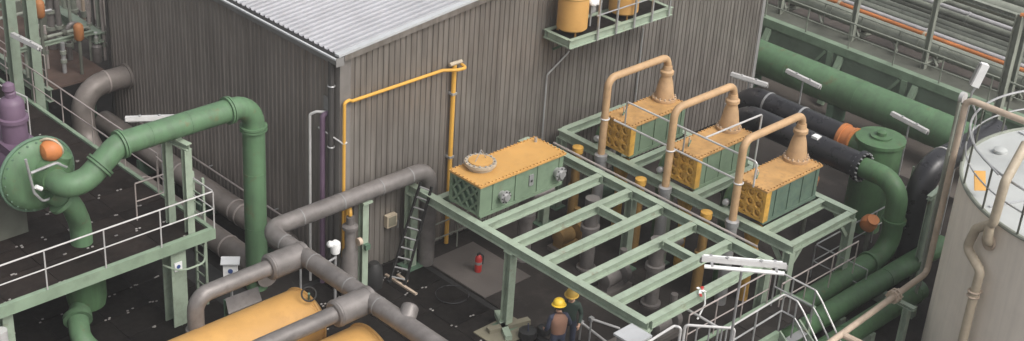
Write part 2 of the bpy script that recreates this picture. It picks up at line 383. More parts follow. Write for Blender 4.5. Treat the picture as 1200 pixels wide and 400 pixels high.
obj('pipe_run', MB().tube([(-.08,.3,4.72),(-.24,.36,4.72),(-.24,.36,0)], .07, bend=.12, seg=10), 'purple', t)
obj('bracket', MB().tube([(-.26,.5,4.32),(-.02,-.18,4.06),(.06,-.2,4.1)], .022, bend=.04, seg=6), 'galv_white', t)
# hanging platform with the two yellow drums
hp0, hp1 = aty(667,52,-1.05), aty(784,14,-1.05); hz = (hp0.z+hp1.z)/2
hx0, hx1 = hp0.x, hp1.x + .1
t = thing('wall_platform', (hx0,-.06,hz), 'green steel platform bracketed high on the grey wall below two yellow drums', 'platform')
for a, b in (((hx0,-1.05),(hx1,-1.05)), ((hx0,-.16),(hx1,-.16))):
    obj('edge_beam', MB().ibeam((a[0],a[1],hz),(b[0],b[1],hz), .12, .24, up=Z_), 'frame_green', t, smooth=False)
for x in (hx0+.05, (hx0+hx1)/2, hx1-.05): obj('cross_beam', MB().ibeam((x,-.985,hz-.004),(x,-.225,hz-.004), .12, .22), 'frame_green', t, smooth=False)
obj('floor_grating', MB().box((hx0+.06,-.99,hz+.05),(hx1-.06,-.22,hz+.085)), 'mat_black', t, smooth=False)
for k in range(5):
    x = hx0+1.0+k*(hx1-hx0-1.2)/4; obj('rail_post', MB().bar((x,-1.125,hz-.1),(x,-1.125,hz+1.1), .05, .05), 'galv', t)
obj('top_rail', MB().tube([(hx0+.9,-1.13,hz+1.1),(hx1,-1.13,hz+1.1)], .025, seg=8), 'galv', t)
obj('mid_rail', MB().tube([(hx0+.9,-1.13,hz+.62),(hx1,-1.13,hz+.62)], .02, seg=8), 'galv', t)
for x in (hx0+.5, hx1-.9): obj('bracket', MB().bar((x,-.7,hz-.14),(x,-.05,hz-.6), .06, .06), 'dark_green', t)
for k, (x, lb) in enumerate(((hx0+.52,'yellow steel drum on left end of the wall platform'), (hx0+2.55,'yellow steel drum on right end of the wall platform'))):
    d = thing('drum_tank', (x,-.62,hz+.085), lb, 'tank', 'yellow drums on the wall platform')
    z0 = hz+.085
    obj('shell', MB().lathe((x,-.62,z0+.12), [(.36,0),(.41,.05),(.41,.92),(.38,1.03),(.22,1.1),(.0,1.12)], Z_, 24), 'ochre', d)
    obj('top_ring', MB().torus((x,-.62,z0+1.05), Z_, .4, .035, 24, 8), 'ochre', d)
    obj('nozzle', MB().lathe((x,-.62,z0+1.2), [(.12,0),(.12,.2),(.18,.2),(.18,.26)]), 'orange', d)
    for a in (0, 2.1, 4.2): q = V(x+.34*math.cos(a), -.62+.34*math.sin(a), z0); obj('leg', MB().add([q+V(.07*math.cos(a),.07*math.sin(a),0), q-V(.03*math.sin(a),-.03*math.cos(a),0), q+V(.03*math.sin(a),-.03*math.cos(a),0), q+V(0,0,.32)], [(0,1,2),(0,3,1),(1,3,2),(2,3,0)]), 'ochre', d, smooth=False)
q = thing('instrument_box', (hx0+1.25,-.6,hz+.085), 'white instrument gauges on stand between the two yellow drums', 'instrument')
obj('stand', MB().tube([(hx0+1.25,-.6,hz+.085),(hx0+1.25,-.6,hz+.75)], .03, seg=8), 'galv', q)
obj('gauge', MB().lathe((hx0+1.2,-.66,hz+.82), [(.14,0),(.14,.09),(.1,.12)], (-.3,-1,.4)), 'white', q)
obj('gauge', MB().lathe((hx0+1.45,-.6,hz+.74), [(.11,0),(.11,.1),(.08,.12)], (-.3,-1,.4)), 'white', q)
obj('valve_body', MB().cbox((hx0+1.3,-.56,hz+.55), (.2,.16,.2)), 'galv', q)
# conduits on the wall
for lb, pts in (('thin grey conduit bending off the platform bracket down the wall', [(667,60),(662,66),(641,88),(637,140),(634,172)]), ('thin grey conduit hanging straight behind leftmost beige pipe loop', [(754,33),(748,85),(743,128)])):
    P = [aty(x, y, -.1) for x, y in pts]; P = [P[0]] + [V(P[1].x, -.1, P[1].z)] + P[2:]
    P[-1] = V(P[-2].x, -.1, .1) if len(P) > 3 else V(P[-2].x, -.1, .1)
    if len(P) == 3: P[0].x = P[1].x = P[2].x
    else: P[-2].x = P[-3].x + .0; P[-1].x = P[-2].x
    tag(obj('wall_conduit', MB().tube(P, .026, bend=.1, seg=8), 'galv', at=(P[-1].x, -.1, .1)), lb, 'conduit', 'conduits on the grey wall')
j = aty(458,258,-.12)
t = thing('junction_box', (j.x,-.06,j.z-.15), 'small pale junction box on grey wall left of the ladder', 'junction box')
obj('case', MB().box((j.x-.17,-.19,j.z-.17),(j.x+.15,-.05,j.z+.17)), 'tan_pipe', t, smooth=False)
obj('lid', MB().box((j.x-.13,-.2,j.z-.13),(j.x+.11,-.188,j.z+.13)), 'wood', t, smooth=False)
obj('gland', MB().tube([(j.x+.15,-.12,j.z-.08),(j.x+.24,-.12,j.z-.08),(j.x+.24,-.12,j.z-.3)], .025, seg=6), 'galv', t)

# ================================================================== CENTRE STEEL FRAME
ZF = 2.4; BH = .24; BW = .20; zc = ZF - BH/2
fr = thing('open_steelwork', (2.0,-8.3,-.02), 'large pale green open steelwork of H-beams on columns in yard centre', 'steelwork')
obj('main_beam', MB().ibeam((2.0,-.3,zc),(2.0,-8.3,zc), BW, BH), 'frame_green', fr, smooth=False)
obj('main_beam', MB().ibeam((6.3,-.9,zc),(6.3,-8.4,zc), BW, BH), 'frame_green', fr, smooth=False)
ys = (-1.3,-2.95,-3.98,-5.02,-6.1,-7.2,-8.22)
for y in ys: obj('cross_beam', MB().ibeam((2.103,y,zc-.004),(6.197,y,zc-.004), .18, BH-.01), 'frame_green', fr, smooth=False)
for y in ys:
    for x, sx in ((2.0,1),(6.3,-1)): obj('splice_plate', MB().box((x+sx*.103,y-.115,ZF-BH-.012),(x+sx*.125,y+.115,ZF-.03)), 'frame_green', fr, smooth=False)
for y0, y1 in ((-4.075,-4.925),(-6.195,-7.105)): obj('stub_beam', MB().ibeam((5.0,y0,zc-.007),(5.0,y1,zc-.007), .16, BH-.02), 'frame_green', fr, smooth=False)
for x, y, b in ((2.0,-4.0,0),(2.0,-.42,0),(6.3,-4.0,0),(6.3,-8.28,0),(2.0,-8.2,0),(6.3,-1.0,0)):
    cl = obj('column', MB().ibeam((x,y,-.012),(x,y,ZF-BH-.002), .22, .22, up=(0,1,0)), 'frame_green', fr, smooth=False)
    obj('base_plate', MB().box((x-.24,y-.24,-.012),(x+.24,y+.24,.035)), 'dark_green', cl, smooth=False)
    obj('gusset', MB().box((x-.125,y-.13,ZF-BH-.04),(x+.125,y+.13,ZF-BH-.004)), 'frame_green', cl, smooth=False)
obj('end_plate', MB().box((1.87,-.30,1.1),(2.13,-.27,ZF+.01)), 'frame_green', fr, smooth=False)
for a, b in (((1.45,-3.95,.07),(2.55,-4.25,.07)), ((1.62,-4.5,.07),(2.2,-3.5,.07))): obj('foot_channel', MB().bar(a, b, .17, .14), 'wood' if a[0] < 1.5 else 'frame_green', fr, smooth=False)
p0, p1 = atz(662,176,ZF+.05), atz(876,285,ZF+.05)
tag(obj('conduit_pipe', MB().tube([V(6.47,-1.0,ZF+.03), V(6.47,-7.85,ZF+.03)], .032, seg=8), 'rail_rose', at=(6.47,-4,ZF)), 'long thin grey conduit lying on the outer edge of the centre frame', 'conduit')

# box coolers -------------------------------------------------------
def cooler(x0, x1, y0, y1, z0, h, label, group, top, side, endm, feet=True, lattice='ring', cone=True, cover=.05):
    """y0 > y1; lattice end looks towards -X"""
    t = thing('box_cooler', ((x0+x1)/2,(y0+y1)/2,z0), label, 'cooler', group)
    obj('casing', MB().box((x0+.2,y1,z0+.03),(x1,y0,z0+h-cover)), side, t, smooth=False)
    tp = obj('top_cover', MB().box((x0-.02,y1-.05,z0+h-cover+.001),(x1+.04,y0+.05,z0+h)), top, t, smooth=False)
    bm = MB(); n = int((x1-x0)/.115)
    for k in range(n):
        for y in (y1-.015, y0+.015): x = x0+.06+k*(x1-x0-.08)/(n-1); bm.lathe((x,y,z0+h-.005), [(.022,0),(.022,.04)], Z_, 6)
    for k in range(8):
        y = y1+.05+k*(y0-y1-.1)/7
        for x in (x0+.01, x1+.01): bm.lathe((x,y,z0+h-.005), [(.022,0),(.022,.04)], Z_, 6)
    q = obj('cover_bolt', bm, top, tp); q['kind'] = 'stuff'
    # end plate with lattice of ribs
    ep = obj('end_plate', MB().box((x0+.1,y1+.01,z0),(x0+.2,y0-.01,z0+h-cover)), endm if lattice == 'ring' else 'dark_green', t, smooth=False)  # cross lattice: plate coloured dark to paint the shade of the recess
    fw = .06
    obj('end_frame', MB().box((x0,y1-.03,z0+.01),(x0+.2,y1+fw,z0+h-cover-.002)).box((x0,y0-fw,z0+.01),(x0+.2,y0+.03,z0+h-cover-.002)).box((x0+.002,y1+fw,z0+.012),(x0+.065,y0-fw,z0+fw+.02)).box((x0+.002,y1+fw,z0+h-cover-fw),(x0+.065,y0-fw,z0+h-cover-.004)), endm, ep, smooth=False)
    w_ = y0-y1-2*fw; hh = h-cover-2*fw-.02
    if lattice == 'ring':
        for a in range(3):
            for b in range(3):
                c = V(x0+.035, y1+fw+w_*(a+.5)/3, z0+fw+.02+hh*(b+.5)/3)
                obj('lattice_ring', MB().torus(c+V(rr_.uniform(-.01,.01),0,0), X_, min(w_, hh)/6.4, .036, 14, 6), endm, ep); obj('round_cover', MB().lathe(c+V(.07,0,0), [(.07,0),(.065,.05),(.03,.07)], -X_, 12), endm, ep)
                if a < 2 and b < 2: obj('lattice_rib', MB().bar(c+V(0,.06,.06), c+V(0,w_/3-.06,hh/3-.06), .07, .07), endm, ep)
    else:
        for a in range(-2, 4):
            for sg in (1, -1):
                p = V(x0+.03+.004*sg, y1+fw+w_*a/3, z0+fw+.02); q = p+V(0, w_*.62, hh)
                if sg < 0: p, q = V(p.x,p.y,q.z), V(q.x,q.y,p.z)
                # clip to window
                lo, hi = y1+fw, y0-fw; ts = sorted(((lo-p.y)/(q.y-p.y), (hi-p.y)/(q.y-p.y))); t0, t1 = max(0, ts[0]), min(1, ts[1])
                if t1-t0 > .12: obj('lattice_bar', MB().bar(p+(q-p)*t0, p+(q-p)*t1, .055, .055), endm, ep, smooth=False)
    for x in [x0+.45+k*(x1-x0-.6)/3 for k in range(4)]:
        obj('side_rib', MB().box((x-.02,y1-.025,z0+.05),(x+.02,y1+.002,z0+h-cover-.03)), side, t, smooth=False)
    obj('base_skid', MB().box((x0+.05,y1-.02,z0-.06),(x1,y1+.08,z0+.029)).box((x0+.05,y0-.08,z0-.06),(x1,y0+.02,z0+.029)), side, t, smooth=False)
    return t
b0 = cooler(2.1,5.0,-1.68,-2.72,2.47,.84, 'green box cooler with bolted yellow lid and round manhole on centre frame', None, 'ochre', 'box_green', 'box_green', lattice='cross')
mc = V(2.78,-2.0,3.31)
mh = obj('manhole', MB().lathe(mc, [(.33,0),(.33,.10),(.40,.10),(.40,.17),(.31,.17),(.28,.16)]), 'tan_pipe', b0)
obj('bolt', MB().bolts(mc+Z_*.15, Z_, .36, 16, .025, .11), 'galv', mh)
obj('manhole_lid', MB().lathe(mc+Z_*.165, [(.30,0),(.30,.03),(.05,.05)]), 'ochre', mh)
obj('lifting_wire', MB().tube([mc+V(-.2,0,.17), mc+V(0,0,.48), mc+V(.2,0,.17)], .01, seg=5, bend=.01), 'galv', mh)
for x, r_ in ((2.85,.15), (4.78,.17)):
    c = V(x,-2.72,2.83)
    fl = obj('flange_nozzle', MB().lathe(c, [(r_*.75,0),(r_*.75,.12),(r_*1.1,.12),(r_*1.1,.17),(r_*.6,.17),(r_*.6,.23)], -Y_), 'galv', b0)
    obj('bolt', MB().bolts(c-Y_*.15, Y_, r_*.95, 8, .016, .09), 'black', fl)
obj('name_plate', MB().box((3.78,-2.755,2.76),(3.92,-2.722,3.06)), 'galv', b0, smooth=False)
obj('name_plate_mark', MB().box((3.82,-2.76,2.86),(3.88,-2.756,2.92)), 'black', b0, smooth=False)
obj('vent_stub', MB().tube([(4.85,-1.85,3.3),(4.85,-1.85,3.42)], .04, seg=8), 'galv', b0)
obj('lid_tab', MB().box((4.62,-1.66,3.2),(4.98,-1.45,3.26)), 'frame_green', b0, smooth=False)

# ================================================================== RIGHT PLATFORM, THREE COOLERS, BEIGE LOOPS
pl = thing('steel_platform', (7.25,-8.3,-.02), 'pale green steel platform carrying three box coolers in a row', 'platform')
for x in (7.28, 9.9): obj('main_beam', MB().ibeam((x,-.45,zc),(x,-8.35,zc), BW, BH), 'frame_green', pl, smooth=False)
for y in (-.5,-1.75,-2.98,-3.95,-5.15,-6.15,-7.4,-8.25): obj('cross_beam', MB().ibeam((7.383,y,zc-.004),(9.797,y,zc-.004), .18, BH-.01), 'frame_green', pl, smooth=False)
for x in (7.28, 9.9):
    for y in (-.55,-4.4,-8.25):
        cl = obj('column', MB().ibeam((x,y,-.012),(x,y,ZF-BH-.002), .22, .22, up=(0,1,0)), 'frame_green', pl, smooth=False)
        obj('base_plate', MB().box((x-.2,y-.2,-.012),(x+.2,y+.2,.03)), 'dark_green', cl, smooth=False)
for x, sx in ((7.28,1),(9.9,-1)):
    obj('knee_brace', MB().bar((x+sx*.11,-8.25,1.72),(x+sx*.5,-8.25,2.17), .09, .09), 'frame_green', pl, smooth=False)
    obj('knee_brace', MB().bar((x,-8.14,1.72),(x,-7.75,2.17), .09, .09), 'frame_green', pl, smooth=False)
names = ('back box cooler nearest the grey wall with rusty orange lid', 'middle of three box coolers with rusty orange lid', 'front box cooler farthest from the wall with teal patched side')
lnames = ('beige pipe loop over the back box cooler by the wall', 'beige pipe loop over the middle box cooler', 'beige pipe loop over the front box cooler')
for k, y in enumerate((-2.37,-4.62,-6.80)):
    cooler(7.42,9.68,y+.44,y-.44,2.462,.90, names[k], 'box coolers in a row on the green platform', 'cap_orange', 'box_teal' if k == 2 else 'box_green', 'ochre_deep')
    yl = y + .14; XV = 7.02; XC = 9.42; zt = 4.63
    t = thing('pipe_loop', (XV,yl,0), lnames[k], 'pipe', 'beige pipe loops over the box coolers')
    obj('pipe_run', MB().tube([(XV,yl,2.2),(XV,yl,zt),(XC,yl,zt),(XC,yl,zt-.42)], .10, bend=.26, seg=14), 'pipe_beige', t)
    obj('cone', MB().lathe((XC,yl,3.37), [(.34,0),(.34,.07),(.27,.08),(.25,.22),(.20,.5),(.15,.68),(.15,.74),(.19,.76),(.19,.84),(.14,.88),(.12,1.0)]), 'pipe_beige', t)
    obj('flange_bolt', MB().bolts((XC,yl,3.43), Z_, .31, 14, .02, .13), 'tan_rose', t)
    slv = obj('sleeve', MB().lathe((XV,yl,0), [(.15,0),(.15,2.28),(.175,2.28),(.175,2.42),(.12,2.45)]), 'galv', t)
    # lid fittings
    f = thing('lid_valve', (7.75,y+.12,3.362), ('small pipe valve on lid of back box cooler', 'small pipe valve on lid of middle box cooler', 'small pipe valve on lid of front box cooler')[k], 'valve', 'small valves on the cooler lids')
    obj('stem', MB().tube([(7.75,y+.12,3.362),(7.75,y+.12,3.62)], .025, seg=6), 'tan_rose', f)
    obj('handle', MB().tube([(7.6,y+.02,3.46),(7.9,y+.18,3.46)], .02, seg=6), 'dark_green', f)
    # yellow stand pipe, outlet cone and green elbow
    s_ = thing('stand_pipe', (6.8,y+.78,-.012), ('yellow stand pipe with capped top near the grey wall', 'yellow stand pipe with capped top in front of middle cooler', 'yellow stand pipe with capped top in front of front cooler')[k], 'pipe', 'yellow stand pipes between frame and platform')
    obj('pipe_run', MB().lathe((6.8,y+.78,-.012), [(.14,0),(.14,1.2),(.17,1.2),(.17,1.32),(.12,1.34),(.12,2.3)]), 'ochre_shaded', s_)
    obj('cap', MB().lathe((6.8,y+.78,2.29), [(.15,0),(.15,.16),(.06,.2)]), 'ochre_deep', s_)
    n_ = thing('outlet_cone', (7.55,y-.05,0), ('yellow outlet cone under back box cooler', 'yellow outlet cone under middle box cooler', 'yellow outlet cone under front box cooler')[k], 'pipe', 'yellow outlet cones under the coolers')
    obj('cone', MB().lathe((7.62,y-.12,.0), [(.12,0),(.12,1.5),(.22,1.9),(.22,2.16)]), 'ochre_deep', n_)
    obj('flange', MB().lathe((7.62,y-.12,1.42), [(.2,0),(.2,.08)]), 'ochre', n_)
    e_ = thing('green_elbow', (8.0,y+.8,2.1), ('green elbow pipe behind back box cooler', 'green elbow pipe beside middle box cooler', 'green elbow pipe beside front box cooler')[k], 'pipe', 'green elbows beside the coolers')
    obj('pipe_run', MB().tube([(8.6,y+.78,2.75),(7.72,y+.78,2.75),(7.72,y+.78,1.2)], .17, bend=.3, seg=12), 'pipe_green', e_)
    obj('valve_knob', MB().lathe((7.5,y+.72,2.52), [(.09,0),(.09,.1),(.05,.14)], (-1,-.4,.3)), 'galv', e_)
    obj('foot', MB().tube([(7.72,y+.78,1.25),(7.72,y+.78,0)], .15, seg=10), 'pipe_green', e_)
# thin bright rods strung past the loops
t = thing('guard_rail', (7.15,-6.5,ZF), 'bright thin rod tied to the three beige risers', 'rail')
obj('rod', MB().tube([(7.15,-2.45,3.48),(7.15,-6.62,3.46)], .027, seg=8), 'galv_white', t)
for yy in (-2.23,-4.48,-6.66): obj('clamp', MB().torus((7.03,yy,3.48), Z_, .115, .022, 12, 6), 'galv_white', t)
t = thing('guard_rail', (7.38,-6.85,3.37), 'bright thin guard rail running over the cooler lids', 'rail')
obj('rod', MB().tube([(7.4,-2.65,4.0),(7.4,-6.86,4.0),(7.4,-6.86,3.32)], .026, bend=.08, seg=8), 'galv_white', t)
for yy in (-2.62,-4.6): obj('post', MB().tube([(7.4,yy,3.98),(7.4,yy,3.3)], .022, seg=8), 'galv', t)
obj('cross_rod', MB().tube([(7.43,-5.22,4.0),(9.7,-5.26,4.0),(9.7,-5.26,2.4)], .026, bend=.06, seg=8), 'galv_white', t)

# under the frame: grey vertical pipes and pumps
for k, (x, y, h_, lb) in enumerate(((7.0,-2.25,1.6,'back'),(5.55,-3.35,2.1,'left'),(5.6,-5.55,1.9,'middle'),(4.6,-1.95,2.2,'wall'))):
    lbs = {'back':'stubby grey drum below the back of the centre frame','left':'grey vertical insulated pipe under the box cooler frame bay','middle':'grey vertical insulated pipe under the front frame bays','wall':'grey vertical pipe below the yellow lidded cooler'}
    if lb == 'back': continue
    t = thing('riser_pipe', (x,y,-.012), lbs[lb], 'pipe', 'grey risers under the centre frame')
    obj('pipe_run', MB().lathe((x,y,-.012), [(.26,0),(.26,.06),(.19,.07),(.19,h_*.55),(.25,h_*.55),(.25,h_*.62),(.19,h_*.63),(.19,h_)]), 'insulation', t)
    obj('side_arm', MB().tube([(x,y,h_*.8),(x+.9,y,h_*.8)], .13, seg=10), 'insulation', t)
for k, (x, y, lb) in enumerate(((5.9,-2.3,'ochre pump on the ground under rear bay of frame'),(5.3,-4.5,'grey pump on the ground under middle of frame'),(4.7,-6.7,'grey pump on the ground under front bay of frame'),(8.6,-1.2,'dark pump under the green platform by wall'))):
    t = thing('pump', (x,y,-.012), lb, 'pump', 'pumps on the yard floor')
    m_ = ('ochre_shaded','insulation','insulation','dark_green')[k]
    obj('base', MB().box((x-.5,y-.25,-.012),(x+.5,y+.25,.12)), 'concrete', t, smooth=False)
    obj('motor', MB().lathe((x-.42,y,.42), [(.12,0),(.22,.04),(.22,.5),(.16,.54)], X_), m_, t)
    obj('volute', MB().lathe((x+.2,y,.42), [(.1,0),(.28,.04),(.28,.2),(.14,.24)], X_), m_, t)
    obj('foot', MB().box((x-.38,y-.16,.12),(x+.4,y+.16,.25)), m_, t, smooth=False)
    obj('discharge', MB().tube([(x+.3,y,.6),(x+.3,y,1.1)], .09, seg=10), m_, t)

# ================================================================== LADDER, GREY INSULATED PIPES
t = thing('ladder', (1.5,-.9,0), 'dark framed ladder with pale rungs leaning on end of green beam', 'ladder')
la, lb_ = atz(456,331,0), atz(493,214,2.62); la2, lb2 = atz(474,335,0), atz(506,219,2.62)
for a, b in ((la,lb_),(la2,lb2)): obj('stile', MB().bar(a, b, .06, .05), 'black', t, smooth=False)
for k in range(10): f = .06+k*.1; obj('rung', MB().tube([la+(lb_-la)*f, la2+(lb2-la2)*f], .024, seg=6), 'galv', t)
for a in (la, la2): obj('foot', MB().cbox(a+V(0,0,.03), (.1,.1,.06)), 'black', t)

gz = 2.75; gy = -.55
gb = aty(312,270,gy); gx = gb.x; gz = gb.z
t = thing('insulated_pipe', (gx,-5.6,gz), 'grey insulated pipe elbowing around the building corner towards the ladder', 'pipe')
r_ = .215
obj('pipe_run', MB().tube([(2.42,gy,.0),(2.42,gy,gz),(gx,gy,gz),(gx,-7.6,gz),(gx,-7.6,-.03)], r_, bend=.42, seg=16), 'insulation', t)
for p, ax in [((x,gy,gz),X_) for x in (-1.6,-.4,.8,1.75)] + [((gx,y,gz),Y_) for y in (-1.3,-2.35,-3.6,-4.6)]:
    obj('band', MB().lathe(Vector(p)-Vector(ax)*.02, [(r_+.007,0),(r_+.007,.03)], ax, 16), 'trim', t)
tz = gz-.04
def branch(name, label, px_t, far_px, down):
    y = atz(px_t[0], px_t[1], gz).y; x1 = aty(far_px[0], far_px[1], y).x
    t = thing('branch_pipe', (x1,y,gz-.5), label, 'pipe')
    obj('sleeve', MB().lathe((gx+.12,y,tz), [(.24,0),(.30,.03),(.30,.98),(.25,1.02)], -X_, 16), 'insulation', t)
    for h_ in (.1, .9): obj('strap', MB().lathe((gx+.12-h_,y,tz), [(.308,0),(.308,.04)], -X_, 16), 'insulation', t)
    obj('pipe_run', MB().tube([(gx-.7,y,tz),(x1,y,tz)] + ([(x1,y,.2)] if down else [(x1-.8,y,tz-.2)]), .185, bend=.36, seg=14), 'insulation', t)
    if down: obj('collar', MB().lathe((x1,y,tz-.95), [(.225,0),(.225,.16)]), 'insulation', t)
    return y, x1
y1, xx1 = branch('a', 'grey insulated branch pipe bending down above the orange vessel', (345,300), (228,343), True)
y2, xx2 = branch('b', 'grey insulated branch pipe with thick sleeve running out at bottom edge', (425,352), (300,396), False)
ec = atz(482,392,gz)
obj('end_cap', MB().lathe((gx+.0,-5.45,gz+.0), [(.18,0),(.19,.1),(.19,.40),(.16,.44),(.02,.46)], (.75,.45,.5), 18), 'insulation', t)
# post under the X run and clutter near the corner
t = thing('support_post', (.28,gy,0), 'pale green H-post propping the grey insulated pipe', 'post')
obj('post', MB().ibeam((.3,gy-.02,-.03),(.3,gy-.02,gz-.22), .18, .18, up=(0,1,0)), 'frame_green', t, smooth=False)
obj('saddle', MB().box((.16,gy-.2,gz-.222),(.44,gy+.2,gz-.17)), 'frame_green', t, smooth=False)
obj('valve_box', MB().cbox((.3,gy-.16,1.35), (.14,.12,.14)), 'dark_green', t)
t = thing('filter_column', (-.1,-.55,0), 'tall grey filter pipe with valves beside the building corner', 'filter')
obj('column', MB().lathe((-.1,-.55,-.03), [(.2,0),(.2,1.3),(.13,1.4),(.13,1.95),(.2,1.97),(.2,2.05),(.1,2.1),(.1,2.3)]), 'insulation', t)
obj('valve', MB().lathe((.1,-.6,1.5), [(.1,0),(.1,.1)], X_), 'tan_rose', t)
obj('bypass', MB().tube([(-.1,-.55,2.3),(-.1,-.55,2.45),(.05,-.25,2.45),(.05,-.2,1.2)], .05, bend=.1, seg=8), 'gas_yellow', t)
wv = atz(393,290,1.55)
t = thing('vent_head', (wv.x,wv.y,0), 'small white vent head on a thin stand beside the corner', 'vent')
obj('stand', MB().tube([(wv.x,wv.y,-.03),(wv.x,wv.y,1.4)], .035, seg=8), 'galv', t)
obj('head', MB().lathe((wv.x,wv.y,1.36), [(.05,0),(.11,.04),(.13,.2),(.12,.32),(.05,.38)]), 'white', t)
obj('spout', MB().lathe((wv.x,wv.y,1.6), [(.08,0),(.09,.18),(.05,.22)], (-1,.3,.5)), 'white', t)
t = thing('hose', (wv.x,wv.y-.1,1.0), 'thin grey tube curving from white vent head to ground', 'hose')
obj('hose_run', MB().tube([(wv.x-.02,wv.y-.05,1.3),(wv.x-.5,wv.y-.1,1.25),(wv.x-.75,wv.y+.4,1.2),(wv.x-.75,wv.y+.4,.0)], .03, bend=.2, seg=8), 'galv', t)
t = thing('grey_lagging_bundle', (.5,-.5,0), 'dark rubber wrapped pipe foot at the wall base', 'pipe')
obj('wrap', MB().lathe((.62,-.62,-.03), [(.2,0),(.24,.2),(.22,.6),(.12,.75)]), 'black', t)

# ================================================================== ORANGE VESSELS AT THE BOTTOM
for k, (yv, xe, lb) in enumerate(((-2.42,-2.85,'long ochre horizontal vessel below the grey branch pipes'), (-4.42,-2.62,'ochre horizontal vessel at bottom edge, nearest the camera'))):
    t = thing('horizontal_vessel', (xe-2,yv,0), lb, 'vessel', 'ochre horizontal vessels under the grey pipes')
    rv = .76; zv = 1.42
    obj('shell', MB().lathe((xe,yv,zv), [(.02,-.26),(.3,-.24),(.55,-.16),(.70,-.05),(rv,0),(rv,.10),(rv-.012,.11),(rv-.012,.16),(rv,.17),(rv,4.4),(.5,4.7),(.02,4.8)], -X_, 40), 'ochre', t)
    obj('rim', MB().torus((xe-.04,yv,zv), X_, rv+.005, .028, 40, 8), 'ochre', t)
    for x in (xe-.9, xe-3.4):
        obj('saddle', MB().box((x-.12,yv-.6,-.04),(x+.12,yv+.6,zv-.42)), 'dark_green', t, smooth=False)
hw = atz(362,347,2.3)
t = thing('handwheel_valve', (hw.x,hw.y,1.95), 'small black handwheel valve above end of the long ochre vessel', 'valve')
obj('wheel', MB().torus((hw.x,hw.y,2.35), V(-.4,-.5,.6), .16, .02, 20, 6), 'black', t)
obj('stem', MB().tube([(hw.x,hw.y,2.36),(hw.x+.12,hw.y+.16,2.0)], .03, seg=6), 'dark_green', t)
obj('body', MB().lathe((hw.x+.12,hw.y+.16,1.82), [(.12,0),(.12,.2),(.05,.24)]), 'dark_green', t)
sg = atz(270,318,1.4)
t = thing('sign_box', (sg.x,sg.y,0), 'white sign box with a blue dot beside grey branch pipe', 'sign')
fw_ = V(-.62,-.78,0); sdv = V(.78,-.62,0)
q = MB(); cc = V(sg.x, sg.y, 1.4)
q.extr([(-.17,-.2),(.17,-.2),(.17,.2),(-.17,.2)], cc, cc-fw_*.12); obj('panel', q, 'white', t, smooth=False)
obj('hood', MB().extr([(-.22,0),(.22,0),(.22,.03),(-.22,.03)], cc+fw_*.08+Z_*.21, cc-fw_*.2+Z_*.26), 'trim_light', t, smooth=False)
obj('dot', MB().lathe(cc+fw_*.001, [(.06,0),(.06,.012)], fw_, 16), 'blue', t)
obj('stand', MB().tube([cc-fw_*.15-Z_*.1, V(cc.x-fw_.x*.15, cc.y-fw_.y*.15, -.03)], .035, seg=8), 'galv', t)
gp = atz(283,350,1.6)
t = thing('metal_sheet', (gp.x,gp.y,1.0), 'flat grey metal cover sheet behind the long ochre vessel', 'cover')
a, b, c, d = atz(264,350,1.9), atz(302,336,1.9), atz(307,352,1.7), atz(268,368,1.7)
q = MB().add([a, b, c, d, a-Z_*.03, b-Z_*.03, c-Z_*.03, d-Z_*.03], [(3,2,1,0),(4,5,6,7),(0,1,5,4),(1,2,6,5),(2,3,7,6),(3,0,4,7)])
obj('sheet', q, 'insulation', t, smooth=False)
for p in (a, b): obj('leg', MB().bar(V(p.x,p.y,-.04), p-Z_*.03, .06), 'dark_green', t)

# ================================================================== GREY DUCTS ALONG THE DARK WALL
t = thing('wall_duct', (-.55,2,0), 'upper brown-grey duct lying along the dark wall', 'duct', 'ducts along the dark wall')
obj('pipe_run', MB().tube([(-.55,10.3,.72),(-.55,1.35,.72)], .31, seg=18), 'duct_brown', t)
for y in (3.3,3.6,6.2,8.5): obj('band', MB().lathe((-.55,y,.72), [(.325,0),(.325,.05)], Y_, 18), 'rail_rose', t)
for y in (2.2,5,8): obj('cradle', MB().box((-.85,y-.08,-.05),(-.25,y+.08,.45)), 'dark_green', t, smooth=False)
t = thing('wall_duct', (-1.5,2,0), 'lower brown-grey duct rising to enter the dark wall by an elbow', 'duct', 'ducts along the dark wall')
obj('pipe_run', MB().tube([(.0,9.72,2.22),(-1.5,9.72,2.22),(-1.5,9.72,.42),(-1.5,.9,.42)], .32, bend=.75, seg=18), 'duct_brown', t)
for y in (2.6,4.0,6.6): obj('band', MB().lathe((-1.5,y,.42), [(.335,0),(.335,.05)], Y_, 18), 'rail_rose', t)
for x in (-.75,): obj('band', MB().lathe((x,9.72,2.22), [(.335,0),(.335,.05)], X_, 18), 'rail_rose', t)
obj('wall_collar', MB().lathe((-.1,9.72,2.22), [(.37,0),(.37,.07)], X_, 18), 'duct_brown', t)
for y in (2,5,7.8): obj('cradle', MB().box((-1.75,y-.08,-.05),(-1.25,y+.08,.12)), 'dark_green', t, smooth=False)
t = thing('edge_rail', (-1.0,5,1.1), 'thin pale rail running above the wall ducts', 'rail')
obj('rod', MB().tube([(-.2,9.3,1.12),(-.2,1.6,1.12)], .025, seg=8), 'rail_rose', t)
for y in (2.5,5.5,8.6): obj('bracket', MB().bar((-.2,y,1.1),(-.03,y,1.1), .03), 'galv', t)

